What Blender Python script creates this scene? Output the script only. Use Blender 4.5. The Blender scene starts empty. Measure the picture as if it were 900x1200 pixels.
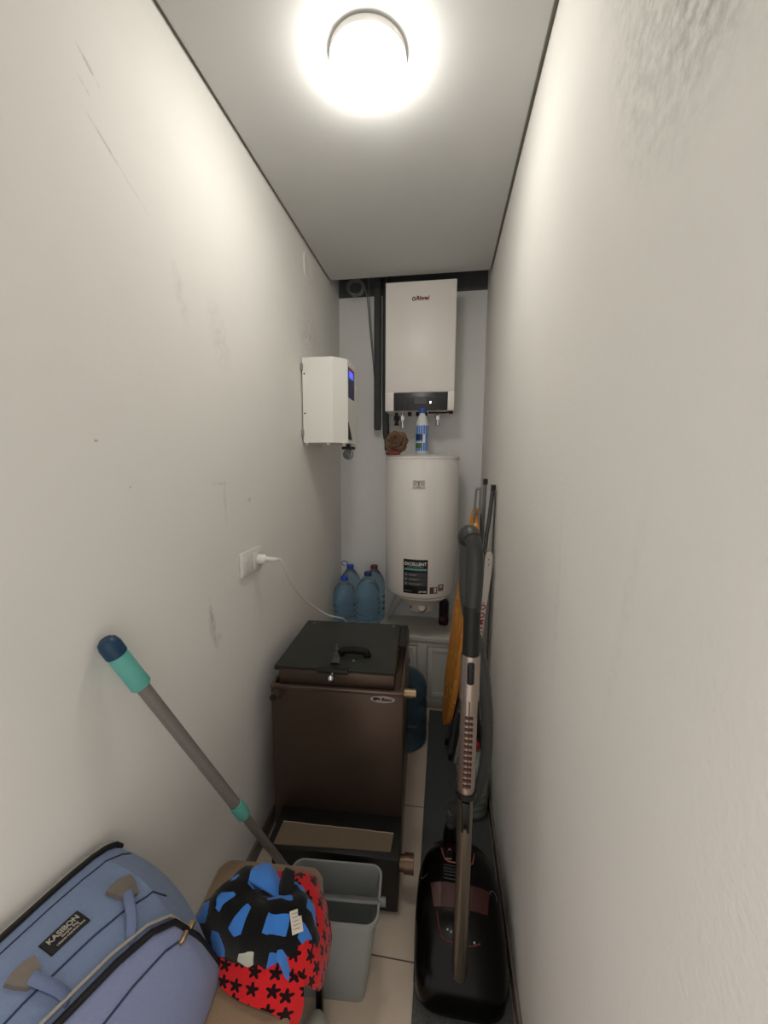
import bpy, bmesh, math, random
from mathutils import Vector, Matrix, Euler, noise
random.seed(7)
PI = math.pi
SC = bpy.context.scene
COL = SC.collection

# ------------------------------------------------------------------ camera, light, exposure
XL, XR = -0.7056, 0.2436            # side walls
CEIL, EYE = 2.6374, 1.5574          # suspended ceiling, camera height
YB, YS = 2.6588, 2.4166             # back wall, far edge of the suspended ceiling
YO = 0.12                           # doorway behind / beside the camera: the corridor starts here
cam_d = bpy.data.cameras.new('camera')
cam = bpy.data.objects.new('camera', cam_d); COL.objects.link(cam)
cam_d.sensor_fit = 'VERTICAL'; cam_d.sensor_height = 36.0
cam_d.lens = 460.609 / 1200 * 36.0
cam_d.clip_start = 0.02
yaw, pitch, roll = math.radians(8.58007), math.radians(7.11263), math.radians(-0.24334)
fwd = Vector((-math.sin(yaw)*math.cos(pitch), math.cos(yaw)*math.cos(pitch), -math.sin(pitch)))
rgt = Vector((math.cos(yaw), math.sin(yaw), 0)); dwn = fwd.cross(rgt)
r2 = math.cos(roll)*rgt + math.sin(roll)*dwn; d2 = -math.sin(roll)*rgt + math.cos(roll)*dwn
cam.matrix_world = Matrix(((r2.x, -d2.x, -fwd.x, 0), (r2.y, -d2.y, -fwd.y, 0), (r2.z, -d2.z, -fwd.z, EYE), (0, 0, 0, 1)))
SC.camera = cam
w = bpy.data.worlds.new('world'); SC.world = w; w.use_nodes = True
bg = w.node_tree.nodes['Background']
bg.inputs[0].default_value = (1.0, 0.94, 0.88, 1); bg.inputs[1].default_value = 0.6
LAMP = 23.5
# ceiling lamp of the hall outside the doorway; its light falls under the door lintel
hl_d = bpy.data.lights.new('hall_lamp', 'AREA'); hl_d.shape = 'DISK'; hl_d.size = .22; hl_d.energy = 9.0; hl_d.color = (1.0, .87, .76)
hl = bpy.data.objects.new('hall_lamp', hl_d); COL.objects.link(hl); hl.location = (.06, -.20, 2.60)
SC.view_settings.view_transform = 'Standard'; SC.view_settings.look = 'None'
SC.view_settings.gamma = 1; SC.view_settings.use_curve_mapping = False
SC.view_settings.exposure = 0.80

# ------------------------------------------------------------------ helpers
def V(*a): return Vector(a)
def lin(c):
    return tuple((x/12.92 if x <= .04045 else ((x+.055)/1.055)**2.4) for x in c)
MATS = {}
def mat(name, rgb, rough=.5, metal=0., spec=.5, emit=None, estr=0., trans=0., ior=1.45, alpha=1., noise_amt=0., nscale=20., bump=0., bscale=200., coat=0., sheen=0.):
    """rgb in sRGB 0..1"""
    if name in MATS: return MATS[name]
    m = bpy.data.materials.new(name); m.use_nodes = True
    nt = m.node_tree; b = nt.nodes['Principled BSDF']
    c = lin(rgb)
    b.inputs['Base Color'].default_value = (*c, 1)
    b.inputs['Roughness'].default_value = rough; b.inputs['Metallic'].default_value = metal
    b.inputs['Specular IOR Level'].default_value = spec
    b.inputs['Transmission Weight'].default_value = trans; b.inputs['IOR'].default_value = ior
    b.inputs['Coat Weight'].default_value = coat
    b.inputs['Sheen Weight'].default_value = sheen
    if emit: b.inputs['Emission Color'].default_value = (*lin(emit), 1); b.inputs['Emission Strength'].default_value = estr
    if noise_amt or bump:
        tc = nt.nodes.new('ShaderNodeTexCoord')
    if noise_amt:
        n = nt.nodes.new('ShaderNodeTexNoise'); n.inputs['Scale'].default_value = nscale; n.inputs['Detail'].default_value = 6
        nt.links.new(tc.outputs['Object'], n.inputs['Vector'])
        mx = nt.nodes.new('ShaderNodeMix'); mx.data_type = 'RGBA'
        mx.inputs[6].default_value = (*[max(0, x*(1-noise_amt)) for x in c], 1); mx.inputs[7].default_value = (*[min(1, x*(1+noise_amt)) for x in c], 1)
        nt.links.new(n.outputs['Fac'], mx.inputs[0]); nt.links.new(mx.outputs[2], b.inputs['Base Color'])
    if bump:
        n2 = nt.nodes.new('ShaderNodeTexNoise'); n2.inputs['Scale'].default_value = bscale; n2.inputs['Detail'].default_value = 4
        nt.links.new(tc.outputs['Object'], n2.inputs['Vector'])
        bp = nt.nodes.new('ShaderNodeBump'); bp.inputs['Strength'].default_value = bump; bp.inputs['Distance'].default_value = .002
        nt.links.new(n2.outputs['Fac'], bp.inputs['Height']); nt.links.new(bp.outputs['Normal'], b.inputs['Normal'])
    MATS[name] = m
    return m

class G:
    """collects shapes that become ONE mesh object"""
    def __init__(s): s.v = []; s.f = []
    def add_bm(s, bm, M=None):
        o = len(s.v); bm.verts.ensure_lookup_table(); bm.verts.index_update()
        for q in bm.verts: s.v.append((M @ q.co) if M else q.co.copy())
        for fc in bm.faces: s.f.append([o + q.index for q in fc.verts])
        bm.free(); return s
    def box(s, lo, hi, bev=0., seg=2, M=None):
        bm = bmesh.new(); bmesh.ops.create_cube(bm, size=1)
        lo, hi = Vector(lo), Vector(hi)
        for q in bm.verts: q.co = Vector([(lo[i]+hi[i])/2 + q.co[i]*(hi[i]-lo[i]) for i in range(3)])
        if bev: bmesh.ops.bevel(bm, geom=bm.edges[:], offset=bev, segments=seg, profile=.5, affect='EDGES')
        return s.add_bm(bm, M)
    def rings(s, rs, cap0=True, cap1=True, closed=False):
        """rs: list of rings (equal length) of points"""
        o = len(s.v); n = len(rs[0])
        for r in rs: s.v.extend(Vector(p) for p in r)
        m = len(rs)
        for i in range(m if closed else m-1):
            j = (i+1) % m
            for k in range(n):
                s.f.append([o+i*n+k, o+i*n+(k+1) % n, o+j*n+(k+1) % n, o+j*n+k])
        if not closed:
            if cap0: s.f.append([o+k for k in range(n)][::-1])
            if cap1: s.f.append([o+(m-1)*n+k for k in range(n)])
        return s
    def grid(s, P, closed_v=False):
        """open sheet; P[i][j]"""
        o = len(s.v); n = len(P[0])
        for r in P: s.v.extend(Vector(p) for p in r)
        for i in range(len(P)-1):
            for k in range(n-1): s.f.append([o+i*n+k, o+i*n+k+1, o+(i+1)*n+k+1, o+(i+1)*n+k])
        return s
    def tube(s, pts, r, seg=12, closed=False, smooth=0, flat=None):
        pts = [Vector(p) for p in pts]
        rr = r if isinstance(r, (list, tuple)) else [r]*len(pts)
        if smooth: pts, rr = catmull(pts, rr, smooth)
        rs = []; n = len(pts); up = None
        for i, p in enumerate(pts):
            a = pts[i-1] if i else (pts[-1] if closed else pts[0]); b = pts[(i+1) % n] if (i < n-1 or closed) else pts[-1]
            t = (b-a).normalized()
            if up is None:
                up = V(0, 0, 1) if abs(t.z) < .9 else V(0, 1, 0)
            x = up.cross(t)
            if x.length < 1e-4: x = V(1, 0, 0).cross(t)
            x.normalize(); y = t.cross(x); up = y
            fx, fy = (1, 1) if flat is None else flat
            rs.append([p + x*math.cos(2*PI*k/seg)*rr[i]*fx + y*math.sin(2*PI*k/seg)*rr[i]*fy for k in range(seg)])
        return s.rings(rs, closed=closed)
    def cyl(s, a, b, r, r1=None, seg=24):
        return s.tube([a, b], [r, r if r1 is None else r1], seg)
    def lathe(s, prof, c=(0, 0, 0), seg=32, M=None):
        c = Vector(c); rs = []
        for (r, z) in prof: 
            ring = [V(max(r, 1e-5)*math.cos(2*PI*k/seg), max(r, 1e-5)*math.sin(2*PI*k/seg), z) for k in range(seg)]
            rs.append([(M @ q if M else q) + c for q in ring])
        return s.rings(rs)
    def prism(s, poly, fa, fb):
        """poly of 2-D points, fa/fb map a point to the two end faces"""
        return s.rings([[fa(p) for p in poly], [fb(p) for p in poly]])
    def ball(s, c, r, seg=16, sc=(1, 1, 1)):
        bm = bmesh.new(); bmesh.ops.create_uvsphere(bm, u_segments=seg, v_segments=seg//2+2, radius=r)
        for q in bm.verts: q.co = Vector([c[i] + q.co[i]*sc[i] for i in range(3)])
        return s.add_bm(bm)
    def xf(s, M):
        s.v = [M @ p for p in s.v]; return s
    def build(s, name, m, parent=None, label=None, sharp=35, world=None, flatshade=False):
        off = world.location.copy() if world else V(0, 0, 0)
        me = bpy.data.meshes.new(name)
        me.from_pydata([tuple(p-off) for p in s.v], [], s.f)
        bm = bmesh.new(); bm.from_mesh(me); bmesh.ops.recalc_face_normals(bm, faces=bm.faces[:]); bm.to_mesh(me); bm.free()
        if not flatshade:
            for p in me.polygons: p.use_smooth = True
            me.set_sharp_from_angle(angle=math.radians(sharp))
        me.materials.append(m)
        o = bpy.data.objects.new(name, me); COL.objects.link(o)
        if parent: o.parent = parent
        if label: o['label'] = label
        return o

def catmull(pts, rr, k):
    P, R = [], []
    n = len(pts)
    for i in range(n-1):
        p0 = pts[max(i-1, 0)]; p1 = pts[i]; p2 = pts[i+1]; p3 = pts[min(i+2, n-1)]
        for j in range(k):
            t = j/k
            P.append(.5*((2*p1) + (p2-p0)*t + (2*p0-5*p1+4*p2-p3)*t*t + (3*p1-p0-3*p2+p3)*t**3))
            R.append(rr[i]*(1-t)+rr[i+1]*t)
    P.append(pts[-1]); R.append(rr[-1])
    return P, R

def thing(name, label, cat, loc=(0, 0, 0), rz=0., group=None):
    o = bpy.data.objects.new(name, None); COL.objects.link(o)
    o.location = loc; o.rotation_euler = (0, 0, rz); o.empty_display_size = .05
    o['label'] = label; o['category'] = cat
    if group: o['group'] = group
    return o
def set_uv(o, uvs):
    me = o.data; L = me.uv_layers.new(name='cloth')
    for lp in me.loops: L.data[lp.index].uv = uvs[lp.vertex_index]
    return o
def tag(o, label, cat, group=None):
    o['label'] = label; o['category'] = cat
    if group: o['group'] = group
    return o
def struct(name, g, m, **k):
    o = g.build(name, m, **k); o['kind'] = 'structure'; return o
def text_mesh(body, size, depth=.0006, align='CENTER', shear=0., bold=0.):
    c = bpy.data.curves.new('lettering', 'FONT'); c.body = body; c.size = size; c.extrude = depth
    c.align_x = align; c.align_y = 'CENTER'; c.shear = shear; c.offset = bold; c.resolution_u = 3
    o = bpy.data.objects.new('lettering', c); COL.objects.link(o)
    dg = bpy.context.evaluated_depsgraph_get()
    me = bpy.data.meshes.new_from_object(o.evaluated_get(dg))
    bpy.data.objects.remove(o); bpy.data.curves.remove(c)
    g = G(); g.v = [q.co.copy() for q in me.vertices]; g.f = [list(p.vertices) for p in me.polygons]
    bpy.data.meshes.remove(me)
    return g
def basis(o, x, y, z):
    """matrix with columns x, y, z and origin o"""
    x, y, z, o = Vector(x), Vector(y), Vector(z), Vector(o)
    return Matrix(((x.x, y.x, z.x, o.x), (x.y, y.y, z.y, o.y), (x.z, y.z, z.z, o.z), (0, 0, 0, 1)))
def face_y(x, y, z):   # text that faces -y (towards the camera), upright
    return basis((x, y, z), (1, 0, 0), (0, 0, 1), (0, -1, 0))

def nodes(m): return m.node_tree.nodes, m.node_tree.links

# ------------------------------------------------------------------ materials of the room
def wall_mat(name, base, stains, rough=.75, bump=.15, bscale=120, axis='x', speck=None):
    """painted plaster with smudges. stains: (y, z, half-length, half-width, angle, strength) in the wall's plane"""
    m = mat(name, base, rough=rough, spec=.3)
    N, L = nodes(m); b = N['Principled BSDF']
    tc = N.new('ShaderNodeTexCoord'); geo = N.new('ShaderNodeNewGeometry')
    sp = N.new('ShaderNodeSeparateXYZ'); L.new(geo.outputs['Position'], sp.inputs[0])
    def math_(op, a, b_=None):
        n = N.new('ShaderNodeMath'); n.operation = op
        for i, q in enumerate((a, b_)):
            if q is None: continue
            if isinstance(q, (int, float)): n.inputs[i].default_value = q
            else: L.new(q, n.inputs[i])
        return n.outputs[0]
    Y, Z = (sp.outputs['Y'], sp.outputs['Z']) if axis == 'x' else (sp.outputs['X'], sp.outputs['Z'])
    big = N.new('ShaderNodeTexNoise'); big.inputs['Scale'].default_value = 3.5; big.inputs['Detail'].default_value = 8; big.inputs['Roughness'].default_value = .65
    L.new(geo.outputs['Position'], big.inputs['Vector'])
    fine = N.new('ShaderNodeTexNoise'); fine.inputs['Scale'].default_value = 45; fine.inputs['Detail'].default_value = 6; fine.inputs['Roughness'].default_value = .7
    L.new(geo.outputs['Position'], fine.inputs['Vector'])
    tot = math_('MULTIPLY', math_('SUBTRACT', big.outputs['Fac'], .45), .16)
    for (y, z, a, bb, ang, st) in stains:
        dy = math_('SUBTRACT', Y, y); dz = math_('SUBTRACT', Z, z)
        c, s = math.cos(ang), math.sin(ang)
        u = math_('DIVIDE', math_('ADD', math_('MULTIPLY', dy, c), math_('MULTIPLY', dz, s)), a)
        v = math_('DIVIDE', math_('SUBTRACT', math_('MULTIPLY', dz, c), math_('MULTIPLY', dy, s)), bb)
        r2_ = math_('ADD', math_('MULTIPLY', u, u), math_('MULTIPLY', v, v))
        k = math_('MAXIMUM', math_('SUBTRACT', 1., r2_), 0.)
        nz = math_('MAXIMUM', math_('MULTIPLY', math_('SUBTRACT', fine.outputs['Fac'], .38), 4.), 0.)
        tot = math_('ADD', tot, math_('MULTIPLY', math_('MULTIPLY', k, nz), st))
    fac = N.new('ShaderNodeClamp'); L.new(tot, fac.inputs['Value'])
    mx = N.new('ShaderNodeMix'); mx.data_type = 'RGBA'
    c0 = lin(base); mx.inputs[6].default_value = (*c0, 1); mx.inputs[7].default_value = (*[x*.42 for x in c0], 1)
    L.new(fac.outputs[0], mx.inputs[0]); L.new(mx.outputs[2], b.inputs['Base Color'])
    n2 = N.new('ShaderNodeTexNoise'); n2.inputs['Scale'].default_value = bscale; n2.inputs['Detail'].default_value = 5
    L.new(geo.outputs['Position'], n2.inputs['Vector'])
    bp = N.new('ShaderNodeBump'); bp.inputs['Strength'].default_value = bump; bp.inputs['Distance'].default_value = .004
    L.new(n2.outputs['Fac'], bp.inputs['Height']); L.new(bp.outputs['Normal'], b.inputs['Normal'])
    return m
WALL = (.90, .892, .872)
left_wall_mat = wall_mat('painted_plaster_left', WALL, [
    (.775, 2.325, .035, .006, -.62, .8), (.80, 2.21, .075, .005, -.55, .55), (.76, 2.28, .02, .004, -.6, .5), (.88, 2.16, .05, .004, -.5, .3),
    (1.085, 1.045, .022, .075, .15, .55), (1.11, .99, .03, .03, 0, .4), (1.08, 1.10, .008, .05, .1, .6),
    (1.16, 1.49, .05, .006, 0, .35), (1.19, 1.42, .012, .10, 0, .25), (1.35, 1.42, .02, .01, .3, .5), (1.02, 2.0, .03, .09, .3, .22),
    (2.05, 2.20, .18, .17, 0, .35), (1.2, 1.95, .06, .12, .4, .2), (.72, 1.60, .006, .004, 0, 1.5), (.80, 1.50, .004, .004, 0, 1.5)], axis='x', bscale=90, bump=.1)
right_wall_mat = wall_mat('painted_plaster_right', WALL, [
    (.50, 2.22, .26, .36, .0, .6), (.42, 2.2, .14, .28, .2, .8), (.72, 2.33, .10, .12, .2, .25), (.85, 1.25, .02, .30, 0, .12), (.55, 1.35, .02, .25, .2, .10)], axis='x', bscale=110, bump=.2)
back_wall_mat = wall_mat('painted_plaster_back', (.92, .92, .915), [], axis='y')
raw = mat('raw_dark_plaster', (.36, .37, .38), rough=.9, noise_amt=.3, nscale=14, bump=.4, bscale=60)
ceil_m = mat('matt_ceiling_panel', (.80, .80, .79), rough=.75, spec=.3, noise_amt=.03, nscale=6, bump=.06, bscale=180)
white_trim = mat('ceiling_edge_strip', (.72, .71, .69), rough=.5)
gap_m = mat('shadow_gap_filler', (.52, .50, .47), rough=.9)
skirt_m = mat('taupe_skirting', (.43, .39, .36), rough=.35, noise_amt=.15, nscale=9)

# floor: beige tiles with thin joints
floor_m = mat('beige_floor_tiles', (.72, .67, .60), rough=.28)
def _floor():
    N, L = nodes(floor_m); b = N['Principled BSDF']
    geo = N.new('ShaderNodeNewGeometry'); sp = N.new('ShaderNodeSeparateXYZ'); L.new(geo.outputs['Position'], sp.inputs[0])
    def joint(sock, off, per, wd):
        a = N.new('ShaderNodeMath'); a.operation = 'SUBTRACT'; L.new(sock, a.inputs[0]); a.inputs[1].default_value = off
        p = N.new('ShaderNodeMath'); p.operation = 'PINGPONG'; L.new(a.outputs[0], p.inputs[0]); p.inputs[1].default_value = per/2
        c = N.new('ShaderNodeMath'); c.operation = 'LESS_THAN'; L.new(p.outputs[0], c.inputs[0]); c.inputs[1].default_value = wd
        return c.outputs[0]
    j1 = joint(sp.outputs['Y'], 1.053, .568, .0022); j2 = joint(sp.outputs['X'], -.42, .568, .0022)
    mxm = N.new('ShaderNodeMath'); mxm.operation = 'MAXIMUM'; L.new(j1, mxm.inputs[0]); L.new(j2, mxm.inputs[1])
    nz = N.new('ShaderNodeTexNoise'); nz.inputs['Scale'].default_value = 5; nz.inputs['Detail'].default_value = 8; L.new(geo.outputs['Position'], nz.inputs['Vector'])
    m0 = N.new('ShaderNodeMix'); m0.data_type = 'RGBA'; L.new(nz.outputs['Fac'], m0.inputs[0])
    m0.inputs[6].default_value = (*lin((.76, .70, .63)), 1); m0.inputs[7].default_value = (*lin((.83, .77, .71)), 1)
    m1 = N.new('ShaderNodeMix'); m1.data_type = 'RGBA'; L.new(mxm.outputs[0], m1.inputs[0]); L.new(m0.outputs[2], m1.inputs[6])
    m1.inputs[7].default_value = (*lin((.36, .32, .28)), 1); L.new(m1.outputs[2], b.inputs['Base Color'])
_floor()

# ------------------------------------------------------------------ room shell
T = .1
struct('floor', G().box((XL-T, -.9, -T), (XR+T, YB+T, 0)), floor_m)
ZT = 2.92
struct('wall_left', G().box((XL-T, YO, 0), (XL, YB+T, ZT)), left_wall_mat)
struct('wall_right', G().box((XR, YO, 0), (XR+T, YB+T, ZT)), right_wall_mat)
struct('wall_back', G().box((XL, YB, 0), (XR, YB+T, 2.627)), back_wall_mat)
struct('wall_back_upper', G().box((XL, YB, 2.627), (XR, YB+T, ZT)), raw)
struct('wall_front', G().box((XL-T, YO-.10, 2.05), (XR+T, YO, ZT)), right_wall_mat)
struct('roof_slab', G().box((XL-T, YO, ZT), (XR+T, YB+T, ZT+T)), raw)
gp = .011
struct('ceiling', G().box((XL+gp, YO, CEIL), (XR-gp, YS, CEIL+.012)), ceil_m)
struct('trim_1', G().box((XL, YO, CEIL+.006), (XL+gp, YS, CEIL+.03)), gap_m)
struct('trim_2', G().box((XR-gp, YO, CEIL+.006), (XR, YS, CEIL+.03)), gap_m)
struct('trim_3', G().box((XL+gp, YO, CEIL-.0015), (XL+gp+.0025, YS, CEIL+.004)), white_trim)
struct('trim_4', G().box((XR-gp-.0025, YO, CEIL-.0015), (XR-gp, YS, CEIL+.004)), white_trim)
struct('trim_5', G().box((XL+gp, YS, CEIL-.0015), (XR-gp, YS+.004, CEIL+.014)), white_trim)
struct('baseboard_left', G().box((XL, YO, 0), (XL+.011, 2.33, .065), bev=.002), skirt_m)
struct('baseboard_right', G().box((XR-.011, YO, 0), (XR, 2.33, .065), bev=.002), skirt_m)

# ------------------------------------------------------------------ shared materials
white_enamel = mat('white_enamel', (.92, .905, .885), rough=.28, coat=.2)
white_plastic = mat('white_plastic', (.90, .89, .87), rough=.4)
grey_plastic = mat('grey_plastic', (.55, .55, .55), rough=.5)
dark_plastic = mat('dark_plastic', (.12, .12, .125), rough=.45)
black_plastic = mat('black_plastic', (.06, .06, .06), rough=.4)
chrome = mat('chrome', (.85, .85, .86), rough=.15, metal=1)
steel = mat('brushed_steel', (.62, .60, .57), rough=.35, metal=1)
brass = mat('dull_brass', (.60, .52, .42), rough=.4, metal=1)

# ------------------------------------------------------------------ ceiling lamp
t = thing('ceiling_lamp', 'round white glowing lamp on the grey ceiling', 'lamp', (-.225, 1.17, CEIL))
G().lathe([(.0, 0), (.098, 0), (.1015, -.003), (.1025, -.020), (.099, -.022), (0, -.022)], seg=64).build('lamp_base', white_plastic, t)
G().lathe([(.0, -.0225), (.0985, -.0225), (.100, -.030), (.098, -.048), (.090, -.062), (.07, -.073), (.03, -.078), (0, -.079)], seg=64).build(
    'diffuser', mat('lit_opal_diffuser', (1, 1, 1), rough=.4, emit=(1.0, .985, .955), estr=LAMP), t)

# ------------------------------------------------------------------ furnace (black lidded heating boiler on the floor)
hammer = mat('bronze_hammered_paint', (.315, .26, .225), rough=.36, metal=.55, noise_amt=.12, nscale=60, bump=.08, bscale=300)
lid_m = mat('black_lid_paint', (.155, .165, .15), rough=.42, noise_amt=.08, nscale=40)
ash_m = mat('black_heatproof_paint', (.075, .075, .072), rough=.45)
fur = thing('solid_fuel_boiler', 'brown metal floor boiler with a black lid, beside the left wall', 'boiler', (-.378, 1.322, 0), math.radians(2.6))
body = G()
body.box((-.25, 0, .03), (.25, .56, .715), bev=.004)
rim = G()
for (a, b_) in (((-.251, -.003, .712), (.251, .014, .728)), ((-.251, .014, .712), (-.237, .562, .728)), ((.237, .014, .712), (.251, .562, .728)), ((-.251, .548, .712), (.251, .562, .728))):
    rim.box(a, b_, bev=.004)
for sx in (-.236, .196): 
    for sy in (.02, .5): body.box((sx, sy, 0), (sx+.04, sy+.04, .032))
body_o = body.build('body', hammer, fur)
rim.build('rim', mat('bronze_rim_highlight', (.40, .34, .30), rough=.3, metal=.7), fur)  # paler than the body: highlights along the edges put into the rim colour
G().box((-.225, .022, .715), (.216, .47, .777), bev=.004).build('loading_hatch', hammer, fur)
lidg = G().box((-.245, .030, .779), (.212, .47, .787), bev=.002)
lidg.box((-.245, .030, .772), (.212, .034, .784)).box((-.245, .030, .772), (-.241, .46, .784))
lid_o = lidg.build('lid', lid_m, fur)
G().box((.214, .26, .772), (.246, .475, .783), bev=.003).build('hinge_strip', ash_m, fur)
hp = [V(-.008, .140, .785), V(-.008, .140, .797), V(.0, .141, .806), (.045, .141, .811), (.09, .140, .806), V(.098, .139, .797), V(.098, .138, .785)]
G().tube(hp, .0150, 12, smooth=4, flat=(1.0, .9)).build('handle', mat('handle_black', (.03, .03, .03), rough=.55, spec=.3), lid_o)
lv = G().box((-.075, .012, .775), (.045, .045, .79), bev=.003)
lv.build('latch_bar', ash_m, lid_o)
G().tube([(-.016, .06, .79), (-.018, .09, .80), (-.026, .13, .803), (-.030, .155, .812), (-.031, .17, .818)], [.020, .019, .009, .006, .0055], 10, smooth=4, flat=(1, .5)).build('latch_lever', mat('zinc_lever', (.36, .36, .38), rough=.35, metal=.9), lid_o)
bo = G().cyl((-.014, .03, .782), (-.014, -.010, .776), .006, seg=12); bo.ball((-.014, -.016, .775), .0125, 14); bo.build('latch_bolt', chrome, lid_o)
for hx, hy in ((-.205, .44), (.18, .44), (.05, .10)):
    G().lathe([(0, .0), (.007, 0), (.006, .003), (0, .004)], c=(hx, hy, .787), seg=12).build('rivet', steel, lid_o)
st = G().tube([(-.222, .0, .699), (-.222, -.028, .699)], [.017, .017], 20)
st.tube([(-.222, -.026, .699), (-.222, -.04, .699)], [.0175, .0165], 20)
sp_ = st.build('pipe_stub', hammer, fur)
G().cyl((-.222, -.0405, .699), (-.222, -.0395, .699), .0115, seg=20).build('pipe_bore', ash_m, sp_)
G().cyl((.249, .06, .69), (.296, .06, .69), .0175, seg=20).build('pipe_stub', brass, fur)
pb = G().cyl((.247, -.09, .13), (.268, -.09, .13), .026, seg=20); pb.cyl((.266, -.09, .13), (.30, -.09, .13), .031, seg=20); pb.build('flue_pipe', mat('dark_bronze_pipe', (.42, .34, .28), rough=.4, metal=.8), fur)
ab = G().box((-.20, -.16, .012), (.248, .0, .222), bev=.003); ab.box((-.215, -.165, .216), (.250, .0, .224), bev=.002)
ab.box((-.19, -.15, 0), (-.15, 0, .014)).box((.20, -.15, 0), (.24, 0, .014))
ab.build('ash_box', ash_m, fur)
# knob on the side, low at the back
kb = G().cyl((.249, .50, .235), (.275, .50, .235), .006, seg=12); kb.cyl((.273, .50, .235), (.292, .50, .235), .012, seg=14); kb.build('side_knob', black_plastic, fur)
# oval badge
bad = G().prism([(math.cos(2*PI*k/48), math.sin(2*PI*k/48)) for k in range(48)], lambda p: V(.1755+p[0]*.046, -.0015, .697+p[1]*.0135), lambda p: V(.1755+p[0]*.046, 0, .697+p[1]*.0135)).build(
    'badge', mat('badge_silver', (.62, .58, .56), rough=.4), fur)
bis = [(-.036, -.004), (-.034, .001), (-.036, .003), (-.032, .006), (-.026, .008), (-.020, .006), (-.012, .005), (-.009, .002), (-.010, -.006), (-.012, -.006), (-.0125, -.001), (-.018, -.001), (-.024, -.002), (-.0245, -.007), (-.027, -.007), (-.028, -.003), (-.031, -.006)]
G().prism(bis, lambda p: V(.1755+p[0], -.0021, .697+p[1]), lambda p: V(.1755+p[0], -.0014, .697+p[1])).build('bison_emblem', black_plastic, bad)
text_mesh('Bison', .017, shear=.15, bold=.0006).xf(face_y(.190, -.0018, .697)).build('lettering', black_plastic, bad)

# cardboard lying on the ash box
card_m = mat('cardboard', (.44, .38, .31), rough=.85, noise_amt=.08, nscale=30)
cg = G(); pts = [(-.192, -.158), (.220, -.142), (.225, -.075), (-.188, -.070)]
cg.prism(pts, lambda p: V(p[0], p[1], .2245), lambda p: V(p[0], p[1], .2285))
cg.xf(Matrix.Translation((-.378, 1.322, 0)) @ Matrix.Rotation(math.radians(2.6), 4, 'Z'))
cb = thing('cardboard_sheet', 'flat brown cardboard piece lying on the black ledge of the floor boiler', 'cardboard', (-.378, 1.21, .2245))
co_ = cg.build('sheet', card_m, cb, world=cb)
eg = G(); 
edge = [(-.188+.413*i/14, -.0695 - .005*i/14 + random.uniform(-.0012, .0012), .2285+random.uniform(0, .0015)) for i in range(15)]
eg.tube(edge, .0016, 6); eg.xf(Matrix.Translation((-.378, 1.322, 0)) @ Matrix.Rotation(math.radians(2.6), 4, 'Z'))
eg.build('torn_edge', mat('torn_cardboard', (.66, .60, .52), rough=.9), cb, world=cb)

# ------------------------------------------------------------------ white cabinet along the back wall
cab_m = mat('cabinet_white', (.80, .79, .76), rough=.5, noise_amt=.03, nscale=8)
CY = 2.337
cab = thing('low_cabinet', 'low white panelled cabinet along the back wall under the water heater', 'cabinet', (-.23, 2.5, 0))
g = G().box((XL+.002, CY+.02, .05), (XR-.002, YB-.002, .455))
g.box((XL+.002, CY+.045, 0), (XR-.002, YB-.01, .05))
for x0, x1 in ((XL+.002, -.645), (-.14, -.078), (.18, XR-.002)): g.box((x0, CY+.004, .05), (x1, CY+.02, .45), bev=.002)
g.box((XL+.002, CY+.006, .05), (XR-.002, CY+.02, .095), bev=.002); g.box((XL+.002, CY+.006, .425), (XR-.002, CY+.02, .455), bev=.002)
g.build('carcass', cab_m, cab, world=cab)
G().box((XL+.002, CY-.006, .455), (XR-.002, YB-.002, .49), bev=.006, seg=3).build('top_board', cab_m, cab, world=cab)
for x0, x1 in ((-.643, -.395), (-.391, -.142), (-.072, .176)):
    d = G().box((x0+.001, CY-.002, .101), (x1-.001, CY+.016, .419))
    for a, b_ in (((x0+.0, CY-.007, .10), (x0+.028, CY, .42)), ((x1-.028, CY-.007, .10), (x1, CY, .42)), ((x0+.0281, CY-.0068, .1005), (x1-.0281, CY, .128)), ((x0+.0281, CY-.0068, .392), (x1-.0281, CY, .4195))):
        d.box(a, b_, bev=.002)
    d.build('door', cab_m, cab, world=cab)

# ------------------------------------------------------------------ water heater
wh = thing('water_heater', 'white cylindrical water heater mounted on the back wall above the cabinet', 'water heater', (-.130, 2.425, .70))
R0 = .222
WX, WY = -.130, 2.425
G().lathe([(0, .765), (.15, .762), (.195, .766), (.214, .776), (R0, .795), (R0, 1.578), (R0-.001, 1.580), (0, 1.58)], c=(WX, WY, 0), seg=72).build('tank', white_enamel, wh, world=wh)
G().lathe([(0, 1.5805), (R0+.002, 1.5805), (R0+.003, 1.584), (R0+.002, 1.594), (.19, 1.603), (.10, 1.609), (0, 1.611)], c=(WX, WY, 0), seg=72).build('top_cap', white_enamel, wh, world=wh)
cap = G(); ring = []
for (z, rx, ry) in ((.768, .158, .135), (.757, .148, .128), (.738, .118, .110), (.718, .096, .096), (.704, .090, .092), (.680, .084, .088), (.668, .07, .075), (.665, .03, .03)):
    ring.append([V(WX + .012 + rx*math.copysign(abs(math.cos(a))**.8, math.cos(a)), WY-.085+ry*math.copysign(abs(math.sin(a))**.8, math.sin(a)), z) for a in [2*PI*k/40 for k in range(40)]])
cap.rings(ring); cap_o = cap.build('control_cover', mat('cream_plastic', (.86, .83, .79), rough=.4), wh, world=wh)
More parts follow.
